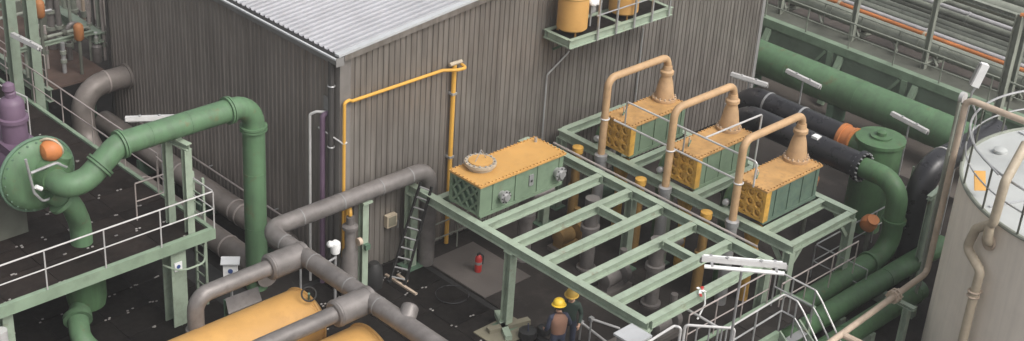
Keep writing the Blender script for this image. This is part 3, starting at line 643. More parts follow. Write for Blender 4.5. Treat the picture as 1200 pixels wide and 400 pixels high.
# ================================================================== LEFT PLATFORM
PZ = 2.4; PX1 = -3.1; PY0 = .76
t = thing('left_platform', (PX1,PY0,0), 'green edged raised platform with black grating floor on the left', 'platform')
obj('edge_beam', MB().box((-13,PY0-.02,PZ-.25),(PX1+.02,PY0+.10,PZ+.03)), 'deck_green', t, smooth=False)
obj('edge_beam', MB().box((PX1-.10,PY0+.10,PZ-.22),(PX1,12.5,PZ+.03)), 'deck_green', t, smooth=False)
for x in (-4.6,-6.4,-8.2,-10): obj('floor_beam', MB().ibeam((x,PY0+.1,PZ-.16),(x,12.4,PZ-.16), .12, .2), 'dark_green', t, smooth=False)
for x, y in ((-4.0,1.12),(-8.2,1.1),(-4.0,6),(-8.2,6),(-4.0,11.5)):
    w_ = .4 if y < 1.2 and x > -5 else .24
    obj('column', MB().ibeam((x,y,-.05),(x,y,PZ-.26), w_, w_, .03, .03, up=(0,1,0)), 'frame_green', t, smooth=False)
fp = obj('floor', MB().box((-13,PY0+.1,PZ-.05),(PX1-.1,12.4,PZ-.032)), 'black', t, smooth=False)
gm = mesh_only('grating_panel', MB().box((0,0,0),(1.235,.93,.028)), 'grating_brown'); clips = MB(); rn = random.Random(9)
for i in range(8):
    for j in range(12):
        x = PX1 - .11 - (i+1)*1.25; y = PY0 + .11 + j*.945
        if y + .93 > 12.4: continue
        share('grating_panel', gm, fp, (x, y, PZ-.03+rn.uniform(-.002,.003)), (rn.uniform(-.002,.002),)*2 + (0,))
        for ox in (0., .62):
            if rn.random() < .8: clip_pair(clips, x+ox, y, PZ, rn)
q = obj('grating_clip', clips, 'clip', fp); q['kind'] = 'stuff'
# railings
railing('platform_railing', 'silver railing along the front edge of left platform', [(-13,PY0+.0,PZ+.03),(PX1+.0,PY0+.0,PZ+.03),(PX1+.0,PY0+1.15,PZ+.03)], .98, .52, 'galv_white', step=1.42, r=.02)
railing('platform_railing', 'pale railing along the side of left platform facing the wall ducts', [(PX1-.02,12.3,PZ+.03),(PX1-.02,3.1,PZ+.03)], 1.0, .5, 'rail_rose', step=1.6)
railing('platform_railing', 'short railing return by the caged ladder on left platform', [(-4.3,2.15,PZ+.03),(-3.3,2.15,PZ+.03),(-3.2,3.0,PZ+.03)], .98, .5, 'rail_rose', step=1.2)
# ladder at the platform end
t = thing('access_ladder', (-3.4,.62,0), 'pale green fixed ladder beside the left platform column', 'ladder')
for y in (1.0, 1.42): obj('stile', MB().bar((-3.02,y+.3,-.03),(-3.02,y+.3,3.5), .05, .06), 'frame_green', t, smooth=False)
for k in range(12): obj('rung', MB().tube([(-3.02,1.31,.2+k*.28),(-3.02,1.71,.2+k*.28)], .02, seg=6), 'frame_green', t)
for z in (1.7,): obj('safety_hoop', MB().tube([(-3.04,1.3,z),(-3.5,.6,z),(-4.15,.62,z),(-4.3,1.1,z)], .025, bend=.35, seg=6), 'frame_green', t)
# portal holding the green pipe
t = thing('pipe_portal', (-3.65,1.2,0), 'pale green portal frame carrying the left green pipe', 'frame')
for x, y in ((-3.72,1.62),(-3.62,.98)): obj('post', MB().ibeam((x,y,PZ),(x,y,4.58), .18, .16, up=(0,1,0)), 'frame_green', t, smooth=False)
obj('head_beam', MB().ibeam((-3.72,1.72,4.66),(-3.60,.88,4.66), .16, .16), 'frame_green', t, smooth=False)
obj('saddle', MB().box((-3.74,1.2,4.74),(-3.58,1.32,4.86)), 'frame_green', t, smooth=False)
t2 = atz(203,320,1.5)
s_ = thing('column_sign', (-4.0,.86,1.3), 'small white sign with dark dot on the left platform column', 'sign')
obj('panel', MB().box((-4.13,.885,1.55),(-3.93,.905,1.78)), 'white', s_, smooth=False)
obj('dot', MB().lathe((-4.03,.886,1.665), [(.05,0),(.05,.008)], -Y_), 'blue', s_)

# big green pipe
GY, GZ = 1.25, 5.06; rg = .27
t = thing('green_pipe', (-1.6,GY,0), 'large green pipe rising from compressor and dropping beside the dark wall', 'pipe')
path = [(-6.45,2.35,4.42),(-6.45,1.28,4.40),(-5.95,GY,4.46),(-5.15,GY,GZ),(-1.6,GY,GZ),(-1.6,GY,-.04)]
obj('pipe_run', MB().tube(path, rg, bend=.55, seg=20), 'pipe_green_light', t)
for c, ax in (((-5.62,GY,4.70),V(.8,0,.6)), ((-5.08,GY,5.045),V(1,0,.1)), ((-2.28,GY,GZ),X_), ((-1.6,GY,4.42),Z_)):
    q = MB(); c = Vector(c); a = Vector(ax).normalized(); flange(q, c-a*.035, a, rg+.06, .05); flange(q, c+a*.035, a, rg+.06, .05)
    obj('flange', q, 'pipe_green_light', t)
for x in (-4.4,-3.4): obj('weld_band', MB().lathe((x,GY,GZ), [(rg+.006,0),(rg+.006,.035)], X_, 20), 'pipe_green_light', t)
for z in (3.2,1.7): obj('weld_band', MB().lathe((-1.6,GY,z), [(rg+.006,0),(rg+.006,.035)], Z_, 20), 'pipe_green_light', t)
# compressor
cx, cyy, czz = -6.62, 2.05, 4.40
t = thing('compressor', (cx,cyy+1.5,PZ), 'purple compressor with big green end cover on the left platform', 'compressor')
obj('end_cover', MB().lathe((cx,cyy,czz), [(.3,-.10),(.62,-.06),(.78,.02),(.84,.10),(.84,.24)], Y_, 40), 'pipe_green_light', t)
obj('cover_rim', MB().torus((cx,cyy+.16,czz), Y_, .86, .04, 40, 8), 'dark_green', t)
obj('casing', MB().lathe((cx,cyy+.24,czz), [(.84,0),(.62,.12),(.58,2.2),(.5,2.6)], Y_, 32), 'purple', t)
obj('pedestal', MB().box((cx-.75,cyy+1.2,PZ),(cx+.15,cyy+2.8,czz-.5)), 'rack_dark', t, smooth=False)
obj('cover_ring', MB().torus((cx,cyy-.03,czz), Y_, .60, .03, 36, 8), 'pipe_green', t)
obj('bolt', MB().bolts((cx,cyy+.08,czz), Y_, .8, 24, .022, .1), 'dark_green', t)
obj('inlet_flange', MB().lathe((-6.45,1.98,4.42), [(.36,0),(.36,.06),(.30,.07),(.30,.10),(.36,.11),(.36,.17)], Y_, 28), 'pipe_green', t)
obj('bolt', MB().bolts((-6.45,2.06,4.42), Y_, .33, 14, .02, .22), 'galv', t)
obj('valve_body', MB().lathe((-6.2,1.95,4.62), [(.14,0),(.2,.05),(.2,.25),(.12,.3)], V(.3,-.2,1), 16), 'pipe_green', t)
obj('inlet_hub', MB().lathe((cx+.2,cyy-.05,czz+.05), [(.45,0),(.40,.12),(.34,.3)], -Y_, 24), 'pipe_green', t)
m0 = atz(18,163,czz+.62)
obj('shelf', MB().box((m0.x-.36,m0.y-.45,czz+.3),(m0.x+.36,m0.y+.6,czz+.62)), 'purple', t, smooth=False)
mo = obj('motor', MB().lathe(m0, [(.28,0),(.28,.45),(.33,.47),(.33,.55),(.27,.57),(.27,.88),(.22,.97),(.12,1.02),(.12,1.12),(.08,1.16)]), 'purple', t)
obj('motor_cap', MB().lathe(m0+V(-.02,.02,1.14), [(.10,0),(.14,.05),(.12,.17),(.05,.22)]), 'purple', mo)
m1 = m0+V(-.55,.4,-.1); obj('motor', MB().lathe(m1, [(.25,0),(.25,.8),(.2,.95),(.1,1.1)]), 'purple', t)
ob = atz(60,175,5.0)
t = thing('valve_actuator', (ob.x,ob.y,ob.z-.3), 'orange ball shaped actuator on the green compressor cover', 'actuator')
p = aty(60,176,1.95)
obj('ball', MB().lathe(p-X_*.24, [(.05,0),(.17,.04),(.235,.14),(.25,.25),(.22,.38),(.1,.46)], X_, 20), 'orange', t)
obj('clamp', MB().torus(p+V(.02,.05,.02), V(.75,.6,.25), .265, .028, 24, 6), 'tan_pipe', t)
obj('stem', MB().tube([p, p+V(.1,.1,-.5)], .08, seg=10), 'tan_pipe', t)
obj('gearbox', MB().lathe(p+V(.12,-.02,-.26), [(.08,0),(.08,.22)], (1,0,0)), 'ochre_deep', t)
t = thing('impulse_tubing', (-6.9,1.9,3.6), 'thin grey instrument tubing hooked in front of green cover', 'tubing')
P = [aty(x,y,1.75) for x,y in ((30,187),(40,226),(50,236),(72,228),(70,226))]
obj('tube_run', MB().tube(P, .032, bend=.12, seg=8), 'galv', t)
obj('tube_run', MB().tube([aty(36,203,1.72), aty(66,191,1.72), aty(78,196,1.72)], .035, bend=.1, seg=8), 'galv', t)
obj('gauge', MB().lathe(aty(42,219,1.7), [(.05,0),(.05,.16)], V(.5,0,-.4), 10), 'white', t)
# lower outlet pipe through the floor
t = thing('outlet_pipe', (-6.0,1.7,0), 'green outlet elbow dropping through the left platform grating', 'pipe')
a = aty(58,225,1.9); b = aty(76,240,1.8); f = atz(96,284,PZ)
obj('pipe_run', MB().tube([a, b+V(.15,0,0), V(f.x,f.y,PZ+.5), V(f.x,f.y,.9)], .25, bend=.8, seg=18), 'pipe_green_light', t)
q = MB(); dd = (b-a).normalized(); flange(q, b-dd*.1, dd, .31, .09); obj('flange', q, 'pipe_green_light', t)
lp = obj('lower_bowl', MB().lathe((f.x,f.y,.95), [(.2,-.35),(.42,-.2),(.46,0),(.46,.7),(.3,.9)]), 'pipe_green', t)
e = V(f.x-.75,f.y-1.0,.55)
obj('lower_pipe', MB().tube([(f.x,f.y,.9), (f.x-.45,f.y-.35,.8), e, e+V(.35,-.6,-.5)], .24, bend=.5, seg=16), 'pipe_green_light', t)
q = MB(); flange(q, (f.x-.5,f.y-.45,.76), (e-V(f.x-.45,f.y-.35,.8)), .33, .12); obj('flange', q, 'pipe_green_light', t)
for lb, x, y, m_ in (('white post under the far left platform edge', -8.6, .5, 'galv_white'),):
    tag(obj('round_post', MB().lathe((x,y,-.05), [(.2,0),(.2,.03),(.14,.04),(.14,2.1)]), m_, at=(x,y,-.05)), lb, 'post')

# ================================================================== UPPER LEFT PROCESS STRUCTURE
t = thing('process_tower', (-3.0,10,0), 'pale green steel tower with two heavy columns at upper left', 'tower')
for x, y in ((-3.42,9.55),(-2.95,9.35)):
    obj('column', MB().ibeam((x,y,-.05),(x,y,9.5), .26, .26, up=(0,1,0)), 'tower_sage', t, smooth=False)
    obj('base_plate', MB().box((x-.25,y-.25,-.05),(x+.25,y+.25,0)), 'dark_green', t, smooth=False)
for z in (5.2,): obj('tie_beam', MB().ibeam((-7,9.75,z),(-3.56,9.75,z), .2, .24), 'tower_sage', t, smooth=False)
obj('beam', MB().ibeam((-2.2,10.1,2.05),(-2.2,16,2.05), .16, .38), 'tower_sage', t, smooth=False)
obj('beam', MB().ibeam((-.15,10.9,3.0),(-.15,16,3.0), .3, .3), 'tower_sage', t, smooth=False)
obj('beam', MB().ibeam((-2.7,11.0,3.2),(-.3,11.0,3.2), .1, .12), 'tower_sage', t, smooth=False)
ps = obj('floor', MB().box((-2.1,10.15,2.18),(-.35,17,2.24)), 'rust_floor', t, smooth=False)
for x in (-2.0,-.5):
    for y in (11,14,16.5): obj('column', MB().ibeam((x,y,-.05),(x,y,2.17), .16, .16, up=(0,1,0)), 'dark_green', t, smooth=False)
PP = (  # (pixels from the top end down, distance plane Y, radius, material, label)
 (((60,12),(50,14),(42,20),(45,47)), 12.0, .05, 'galv', 'hooked pale pipe beside the tower columns'),
 (((55,-30),(57,0),(60,47)), 12.6, .12, 'insulation', 'thick grey process pipe right of the hooked pale pipe'),
 (((66,-30),(66,5),(69,25),(71,47)), 12.4, .08, 'insulation', 'kinked grey process pipe left of the arched pipe'),
 (((92,34),(92,27),(79,29),(80,62)), 11.6, .075, 'insulation', 'arched grey process pipe beside lower orange canister'),
 (((112,38),(87,46),(88,70)), 11.0, .05, 'galv_white', 'bright elbow pipe standing on a small grey drum'),
 (((72,-10),(76,10),(96,30),(98,60)), 13.2, .06, 'rack_grey', 'sloping olive pipe behind the lower canister'),
 (((101,-20),(103,20),(105,72)), 11.6, .055, 'rail_rose', 'rosy riser just right of the lower canister'),
 (((106,-20),(109,25),(110,70)), 11.9, .045, 'insulation', 'slim grey riser second from the lower canister'),
 (((112,-20),(114,25),(116,75)), 11.3, .06, 'rack_grey', 'olive riser third from the lower canister'),
 (((117,-20),(120,30),(121,80)), 11.0, .05, 'rail_rose', 'rosy riser nearest the building end'),
 (((84,-20),(85,8),(86,25)), 13.6, .09, 'rack_grey', 'stout olive riser above the arched pipe'),
 (((78,-20),(79,10),(79,22)), 14.2, .05, 'insulation', 'thin riser far back above the arched pipe'),
 (((95,-20),(97,14),(98,26)), 14.0, .06, 'tan_rose', 'brownish riser far back above lower canister'),
 (((52,30),(53,36),(54,62)), 11.4, .04, 'rail_rose', 'short rosy standpipe in front of thick grey pipe'),
 (((73,50),(74,56),(76,76)), 10.9, .06, 'galv', 'short pale standpipe at the front of rusty floor'))
for pts, Yp, r_, m_, lb in PP:
    P = [aty(x, y, Yp) for x, y in pts]; P[-1] = V(P[-2].x, Yp, 2.24)
    if len(P) == 3 and P[0].z > P[1].z: P[1] = V(P[0].x, Yp, P[1].z); P[2].x = P[0].x
    q = thing('process_pipe', P[-1], lb, 'pipe', 'process pipes in the upper left corner')
    obj('pipe_run', MB().tube(P, r_, bend=max(.14, r_*2.2), seg=10), m_, q)
    for f in (.25, .6): p = P[-2].lerp(P[-1], f); obj('coupling', MB().lathe(p, [(r_*1.5,0),(r_*1.5,.1)]), 'rack_grey', q)
    if 'drum' in lb: obj('drum', MB().lathe((P[-1].x,Yp,2.24), [(.12,0),(.14,.05),(.14,.5),(.06,.58)]), 'insulation', q)
for k, (y, z, lb) in enumerate(((11.2,3.3,'lower olive cross pipe among the process risers'),(12.3,4.1,'upper olive cross pipe among the process risers'),(13.4,3.2,'far olive cross pipe among the process risers'))):
    q = thing('cross_pipe', (-2.0,y,z), lb, 'pipe'); obj('pipe_run', MB().tube([(-2.3,y,2.24),(-2.3,y,z),(-.3,y,z),(-.3,y,2.24)], .05, bend=.12, seg=8), 'rack_grey', q)
    for x in (-1.7,-1.1,-.6): obj('valve', MB().lathe((x-.06,y,z), [(.08,0),(.1,.03),(.1,.1),(.08,.13)], X_, 12), 'tan_rose' if k else 'rack_dark', q)
t = thing('dark_backing', (-1,18,0), 'added dark backing behind the process pipes', 'wall')
obj('wall', MB().box((-6,17.4,-.05),(2.5,17.6,4.2)), 'rack_dark', t, smooth=False)  # dark panel added to darken the background between the pipes
for x in (-5,-3,-1,1): obj('rib', MB().box((x-.06,17.3,-.05),(x+.06,17.398,4.2)), 'gutter_dark', t, smooth=False)
for lb, p in (('upper orange canister among the process pipes', atz(46,8,4.6)), ('lower orange canister among the process pipes', atz(92,35,3.6))):
    q = thing('canister', (p.x,p.y,2.24), lb, 'canister', 'orange canisters among process pipes')
    obj('body', MB().lathe(p-Z_*.25, [(.1,-.06),(.14,0),(.14,.36),(.1,.42),(.05,.45)]), 'canister_orange', q)
    obj('stand', MB().tube([p-Z_*.3, V(p.x,p.y,2.24)], .05, seg=8), 'rack_dark', q)
railing('process_railing', 'pale railing in front of the rusty process floor', [(-2.2,10.3,2.24),(-2.2,14.5,2.24)], .95, .5, 'rail_rose', step=1.2)
# cabinets behind far left
t = thing('grey_cabinet', (-4.6,12.0,PZ), 'grey equipment cabinet behind the tower columns at far left', 'cabinet')
obj('case', MB().box((-5.6,11.2,PZ),(-4.5,12.2,PZ+1.2)), 'trim', t, smooth=False); obj('lid', MB().box((-5.65,11.15,PZ+1.2),(-4.45,12.25,PZ+1.26)), 'trim_light', t, smooth=False)
railing('upper_railing', 'white railing corner at far left above the purple motor', [(-7,8.6,PZ),(-4.55,8.6,PZ),(-4.3,7.2,PZ)], 1.3, .9, 'galv_white', step=1.6)

# ================================================================== LIGHT FITTINGS
fixture('short light fitting on the tower column at upper left', atx(15,42,-3.55), atx(47,58,-3.55)+V(0,0,0))
pA = aty(147,141,3.2); pB = V(pA.x+.95, pA.y-.6, pA.z)
fixture('light fitting half hidden behind the left green pipe', pA, pB, foot=(PX1,pA.y-.3,PZ), arm=1)
for lb, a, b, zf in (('light fitting in front of building end, leftmost of the three', (857,88), (899,101), 3.0), ('light fitting in front of the big green pipe, middle of the three', (922,84), (961,103), 2.9), ('light fitting behind the green vertical vessel, rightmost of the three', (1045,134), (1087,156), 2.9)):
    A, B = atz(*a, zf), atz(*b, zf); c = (A+B)/2
    fixture(lb, A, B, foot=(c.x, c.y, -.012))
A, B = CAM+ray(822,305)*28, CAM+ray(920,320)*28; B.z = A.z
c = CAM + ray(869,318)*28
big = fixture('long twin light fitting on tall pole in the right foreground', A, B, foot=(c.x, c.y, -.012), twin=True, w_=.12)
for f in (.12,.88):
    p = A+(B-A)*f; dsd = (B-A).normalized().cross(Z_).normalized()
    obj('bracket', MB().bar(p-dsd*.22+Z_*.01, p+dsd*.22+Z_*.01, .05, .03), 'galv', big, smooth=False)

# ================================================================== RIGHT: BLACK PIPES, VESSEL, GREEN PIPES
t = thing('black_pipe', (13.1,-4,0), 'rear black pipe joined to green vessel by an orange ring', 'pipe', 'black pipes behind the coolers')
obj('pipe_run', MB().tube([(13.1,-2.2,0),(13.1,-2.2,2.5),(13.1,-5.75,2.5)], .36, bend=.7, seg=20), 'black_pipe', t)
for y in (-3.2,-4.4): obj('band', MB().lathe((13.1,y,2.5), [(.375,0),(.375,.06)], Y_, 20), 'galv', t)
q = obj('orange_ring', MB().lathe((13.1,-5.7,2.5), [(.40,0),(.40,.12),(.36,.13),(.36,.36),(.40,.37),(.40,.42)], -Y_, 24), 'orange', t)
t = thing('black_pipe', (12,-5,0), 'front black pipe flanged to the green elbow', 'pipe', 'black pipes behind the coolers')
obj('pipe_run', MB().tube([(12.0,-2.9,0),(12.0,-2.9,2.5),(12.0,-7.15,2.5)], .35, bend=.7, seg=20), 'black_pipe', t)
obj('end_flange', MB().lathe((12.0,-7.02,2.5), [(.43,0),(.43,.13)], -Y_, 28), 'black_pipe', t)
obj('flange_bolt', MB().bolts((12.0,-7.1,2.5), Y_, .39, 18, .025, .2), 'galv', t)
obj('tag_plate', MB().box((11.78,-5.75,2.80),(11.98,-5.55,2.87)), 'white', t, smooth=False)
t = thing('vertical_vessel', (13.35,-6.75,0), 'dark green vertical vessel with flat lid behind the front cooler', 'vessel')
vx, vy = 13.35, -6.75
obj('shell', MB().lathe((vx,vy,-.012), [(.45,0),(.45,.3),(.64,.5),(.64,2.73)], Z_, 32), 'pipe_green', t)
q = obj('lid', MB().lathe((vx,vy,2.715), [(.69,0),(.69,.1),(.60,.12)], Z_, 32), 'pipe_green', t)
obj('hub', MB().lathe((vx,vy,2.83), [(.3,0),(.3,.06),(.14,.07),(.14,.16),(.05,.2)]), 'pipe_green', q)
obj('side_nozzle', MB().lathe((13.15,-6.0,2.45), [(.36,0),(.36,.5)], -Y_, 24), 'pipe_green', t)
t = thing('green_pipe', (9,-8.4,0), 'green pipe bending down from front black pipe then along the ground', 'pipe', 'big green ground pipes at right')
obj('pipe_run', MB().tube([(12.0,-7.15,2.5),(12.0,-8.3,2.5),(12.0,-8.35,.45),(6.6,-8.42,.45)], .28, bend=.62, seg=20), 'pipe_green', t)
for c, ax in (((12.0,-8.33,1.42),Z_), ((11.05,-8.37,.45),X_)): obj('flange', MB().lathe(Vector(c)-ax*.05, [(.33,0),(.33,.1)], ax, 24), 'pipe_green', t)
for x in (8.2,10.6): obj('cradle', MB().box((x-.1,-8.72,-.02),(x+.1,-8.12,.3)), 'frame_green', t, smooth=False)
for y, x1, lb in ((-9.08,13.5,'middle green ground pipe beside the beige pipe'), (-9.95,11.0,'shaded green ground pipe below the beige pipe')):
    t = thing('green_pipe', (8,y,0), lb, 'pipe', 'big green ground pipes at right')
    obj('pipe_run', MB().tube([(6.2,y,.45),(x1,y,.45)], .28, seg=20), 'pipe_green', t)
    for x in (7.6,10.7): obj('weld_band', MB().lathe((x,y,.45), [(.292,0),(.292,.06)], X_, 20), 'pipe_green', t)
    for x in (8.5,10.4): obj('cradle', MB().box((x-.1,y-.3,-.02),(x+.1,y+.3,.3)), 'frame_green', t, smooth=False)
t = thing('black_pipe', (12.6,-8.4,0), 'black elbow pipe dropping to the ground left of the tank', 'pipe', 'black pipes behind the coolers')
obj('pipe_run', MB().tube([(12.75,-8.5,-.012),(12.75,-8.5,2.75),(16.5,-8.5,2.75)], .36, bend=.75, seg=20), 'black_pipe', t)
obj('band', MB().lathe((13.6,-8.5,2.75), [(.38,0),(.38,.06)], X_, 20), 'galv_white', t)
for lb, p in (('orange valve at foot of the green elbow pipe', V(11.6,-7.9,1.2)), ('small orange valve below the front black pipe', V(11.6,-5.9,1.6))):
    t = thing('orange_valve', p-Z_*.3, lb, 'valve', 'orange valves behind the platform')
    obj('body', MB().lathe(p-X_*.2, [(.1,0),(.2,.05),(.24,.2),(.2,.34),(.1,.4)], V(1,.2,.3), 16), 'orange', t)
    obj('bonnet', MB().lathe(p, [(.12,0),(.1,.2),(.16,.22),(.16,.3)], V(-.3,-.4,.9), 14), 'orange', t)
    obj('stand', MB().tube([p, V(p.x,p.y,0)], .07, seg=8), 'rack_dark', t)
# support posts, rails between
t = thing('pipe_stand', (11.7,-9.3,0), 'green angle stand beside the black elbow pipe', 'stand')
a = atz(1100,222,2.6)
for x, y in ((12.0,-9.25),(12.6,-9.15)): obj('leg', MB().ibeam((x,y,-.012),(x,y,2.5), .14, .14, up=(0,1,0)), 'frame_green', t, smooth=False)
obj('cap_beam', MB().ibeam((11.8,-9.27,2.56),(12.9,-9.12,2.56), .14, .12), 'frame_green', t, smooth=False)
railing('ground_railing', 'grey railing on the ground behind the green elbow', [(9.9,-9.0,.0),(9.9,-7.4,0),(14.2,-7.4,0)], 1.0, .5, 'galv', step=1.4)
railing('ground_railing', 'grey railing beside the platform column and the ground pipes', [(6.4,-8.75,.9),(9.6,-8.75,.9)], .95, .5, 'rail_rose', step=1.1)
t = thing('step_ladder', (13.9,-7.9,0), 'small pale ladder frame between vessel and black elbow', 'ladder')
for y in (-7.6,-8.0): obj('stile', MB().tube([(13.9,y,0),(13.9,y,2.1)], .03, seg=8), 'frame_green', t)
for k in range(7): obj('rung', MB().tube([(13.9,-7.6,.25+.28*k),(13.9,-8.0,.25+.28*k)], .02, seg=6), 'galv', t)
t = thing('grey_case', (15.0,-7.3,0), 'small brown-grey equipment case behind the green vertical vessel', 'case')
obj('case', MB().box((15.0,-7.6,0),(15.9,-6.9,.7)), 'duct_brown', t, smooth=False); obj('lid', MB().box((14.96,-7.64,.7),(15.94,-6.86,.75)), 'trim', t, smooth=False)

# ================================================================== RIGHT BACKGROUND: BIG PIPE, GREEN WALL, PIPE RACK
t = thing('main_pipe', (18.5,0,0), 'very big green pipe running behind the building end', 'pipe')
obj('pipe_run', MB().tube([(18.5,9,1.12),(18.5,-16,1.12)], .56, seg=28), 'pipe_green_light', t)
for y in (-12,-2.2,1.2): obj('saddle', MB().box((18.1,y-.12,-.05),(18.9,y+.12,.7)), 'dark_green', t, smooth=False)
for y in (-11,-8.4,-5.6,-3.0,-.35): obj('weld_band', MB().lathe((18.5,y,1.12), [(.568,0),(.568,.05)], Y_, 28), 'pipe_green_light', t)
t = thing('service_walkway', (20,0,0), 'green walled service walkway behind the big green pipe', 'walkway')
obj('side_wall', MB().box((20.0,-20,-.05),(20.12,14,1.55)), 'wall_sage', t, smooth=False)
obj('edge_beam', MB().box((19.93,-20,1.56),(20.2,14,1.84)), 'deck_green', t, smooth=False)
obj('deck', MB().box((20.2,-20,1.62),(21.6,14,1.68)), 'rack_dark', t, smooth=False)
for k, y in enumerate((-9.6,-6.6,-3.6,-.75,2.2,5)):
    obj('buttress', MB().bar((19.2,y-.4,.0),(19.98,y-.4,1.5), .2, .16), 'deck_green', t, smooth=False)
    obj('wall_rib', MB().box((19.9,y-.1,0),(19.999,y+.1,1.555)), 'deck_green', t, smooth=False)
    obj('wall_brace', MB().bar((19.96,y+.2,1.5),(19.96,y+1.1,.2), .08, .1), 'deck_green', t, smooth=False)
railing('walkway_railing', 'green railing along the front of service walkway', [(20.06,14,1.84),(20.06,-20,1.84)], .88, (.45,), 'rack_grey', r=.03, step=1.7)
railing('walkway_railing', 'olive railing along the back of service walkway', [(21.5,14,1.68),(21.5,-20,1.68)], .75, (.4,), 'rack_grey', r=.028, step=1.5)
rk = thing('pipe_rack', (23,0,0), 'olive steel pipe rack posts and beams behind the walkway', 'rack')
for y in (-12.5,-6.6,-3.55,-.76,2.2,5.2,8.2):
    for x in (21.05, 27.6):
        obj('post', MB().ibeam((x,y,-.05),(x,y,4.3), .16, .16, up=(0,1,0)), 'rack_grey', rk, smooth=False)
    obj('cross_beam', MB().ibeam((21.13,y,1.75),(27.52,y,1.75), .16, .2), 'rack_grey', rk, smooth=False)
    obj('cross_beam', MB().ibeam((21.13,y,4.0),(27.52,y,4.0), .14, .16), 'rack_grey', rk, smooth=False)
for x in (21.05, 27.6): obj('runner', MB().ibeam((x,-20,4.38),(x,14,4.38), .16, .15), 'rack_grey', rk, smooth=False)
for y in [-19+1.5*k for k in range(22)]: obj('brace', MB().bar((21.1,y,1.9),(22.0,y+.8,1.9), .06, .06), 'rack_grey', rk, smooth=False)
rows = (((1110,63),2.15,.27,'rack_grey','thick olive pipe lowest on the pipe rack'),((1110,50.5),2.2,.085,'orange','orange pipe on the pipe rack'),((1110,45.5),2.2,.085,'rack_pale','bright silver pipe next to the orange pipe'),
        ((1110,40),2.1,.12,'rack_grey','first olive pipe behind the silver pipe'),((1110,34.5),2.1,.10,'rack_grey','second olive pipe behind the silver pipe'),((1110,29),2.1,.12,'rack_grey','third olive pipe behind the silver pipe'),((1110,23),2.1,.09,'rack_dark','fourth dark pipe behind the silver pipe'),
        ((1110,16),2.1,.14,'rack_grey','olive pipe in the middle of rack'),((1110,9),2.1,.10,'rack_pale','thin pale pipe deep in the rack'),((1110,2),2.1,.14,'rack_grey','olive pipe deep in the rack'),((1110,-7),2.1,.12,'rack_dark','dark pipe deep in the rack'),((1110,-15),2.1,.16,'rack_grey','olive pipe near the back of rack'),((1110,-24),2.1,.14,'rack_grey','backmost olive pipe on the rack'),((1175,11),3.4,.26,'rack_grey','fat olive pipe high at upper right'),((1190,-3),3.6,.3,'rack_grey','fattest olive pipe at the upper right corner'))
for px, z, r_, m_, lb in rows:
    p = atz(px[0], px[1], z)
    q = thing('rack_pipe', (p.x,0,z), lb, 'pipe', 'pipes lying on the pipe rack')
    obj('pipe_run', MB().tube([(p.x,14,z),(p.x,-20,z)], r_, seg=12), m_, q)
    for y in (-6.2,-3.0,0.4,3.6): obj('clamp', MB().lathe((p.x,y+(p.x*.37 % 1),z), [(r_+.02,0),(r_+.02,.09)], Y_, 12), 'tan_pipe' if m_ == 'orange' else m_, q)
# floodlight
fl = CAM + ray(1148,88)*38.0
t = thing('flood_light', (fl.x,fl.y,0), 'white floodlight on thin post above the tan pipe corner', 'lamp')
obj('head', MB().extr([(-.07,-.10),(.07,-.10),(.10,.10),(-.10,.10)], fl+V(-.06,.05,-.32), fl+V(.06,-.05,.32), up=(.7,-.7,0)), 'white', t, smooth=False)
obj('back_shell', MB().extr([(-.09,-.15),(.06,-.15),(.06,-.102),(-.09,-.102)], fl+V(-.06,.05,-.30), fl+V(.06,-.05,.30), up=(.7,-.7,0)), 'galv', t, smooth=False)
obj('bracket', MB().tube([fl+V(0,0,-.3), fl+V(-.1,.05,-.5), fl+V(-.1,.05,-.9)], .03, seg=6), 'galv', t)
obj('post', MB().tube([fl+V(-.1,.05,-.8), V(fl.x-.1,fl.y+.05,0)], .03, seg=8), 'galv', t)

# ================================================================== TANK
TX, TY, TR, TZ = 11.07, -14.27, 3.62, 5.0
t = thing('storage_tank', (TX,TY,0), 'large pale grey cylindrical storage tank with white roof at right edge', 'tank')
obj('shell', MB().lathe((TX,TY,-.02), [(TR,0),(TR,TZ-.02)], Z_, 96), 'tank_wall', t)
obj('roof', MB().lathe((TX,TY,TZ-.05), [(TR-.02,0),(TR-.02,.055),(1.8,.28),(.1,.42)], Z_, 96), 'tank_roof', t)
obj('rim_band', MB().torus((TX,TY,TZ), Z_, TR+.005, .05, 96, 8), 'rack_grey', t)
rs = obj('roof_seam', MB().bar((TX-TR+.3,TY+.2,TZ+.06),(TX+.5,TY+.2,TZ+.42), .06, .03), 'trim_light', t)
for a in (1.25, 2.6, 3.9): obj('roof_seam', MB().bar((TX+3.45*math.cos(a),TY+3.45*math.sin(a),TZ+.05),(TX+.3*math.cos(a),TY+.3*math.sin(a),TZ+.42), .05, .03), 'trim_light', t)
obj('roof_hatch', MB().lathe(atz(1172,178,TZ+.1), [(.16,0),(.16,.06),(.1,.1)]), 'tank_roof', t)
t = thing('tank_railing', (TX,TY,TZ), 'thin grey guard railing around the top of the storage tank', 'railing')
RR = TR+.02
for h_, r_ in ((1.05,.028),(.55,.02)): obj('ring_rail', MB().torus((TX,TY,TZ+h_), Z_, RR, r_, 80, 6), 'galv', t)
for k in range(20):
    a = 2*math.pi*k/20+.1; q = V(TX+RR*math.cos(a), TY+RR*math.sin(a), TZ); obj('post', MB().tube([q, q+Z_*1.05], .025, seg=6), 'rack_dark', t)
ot = atz(1148,212,TZ+.4)
tag(obj('hanging_tag', MB().extr([(-.13,-.22),(.13,-.22),(.13,.22),(-.13,.22)], ot, ot+V(-.5,-.6,.5).normalized()*.025, up=Z_), 'amber', at=ot), 'orange plastic tag hanging on the tank railing', 'tag')
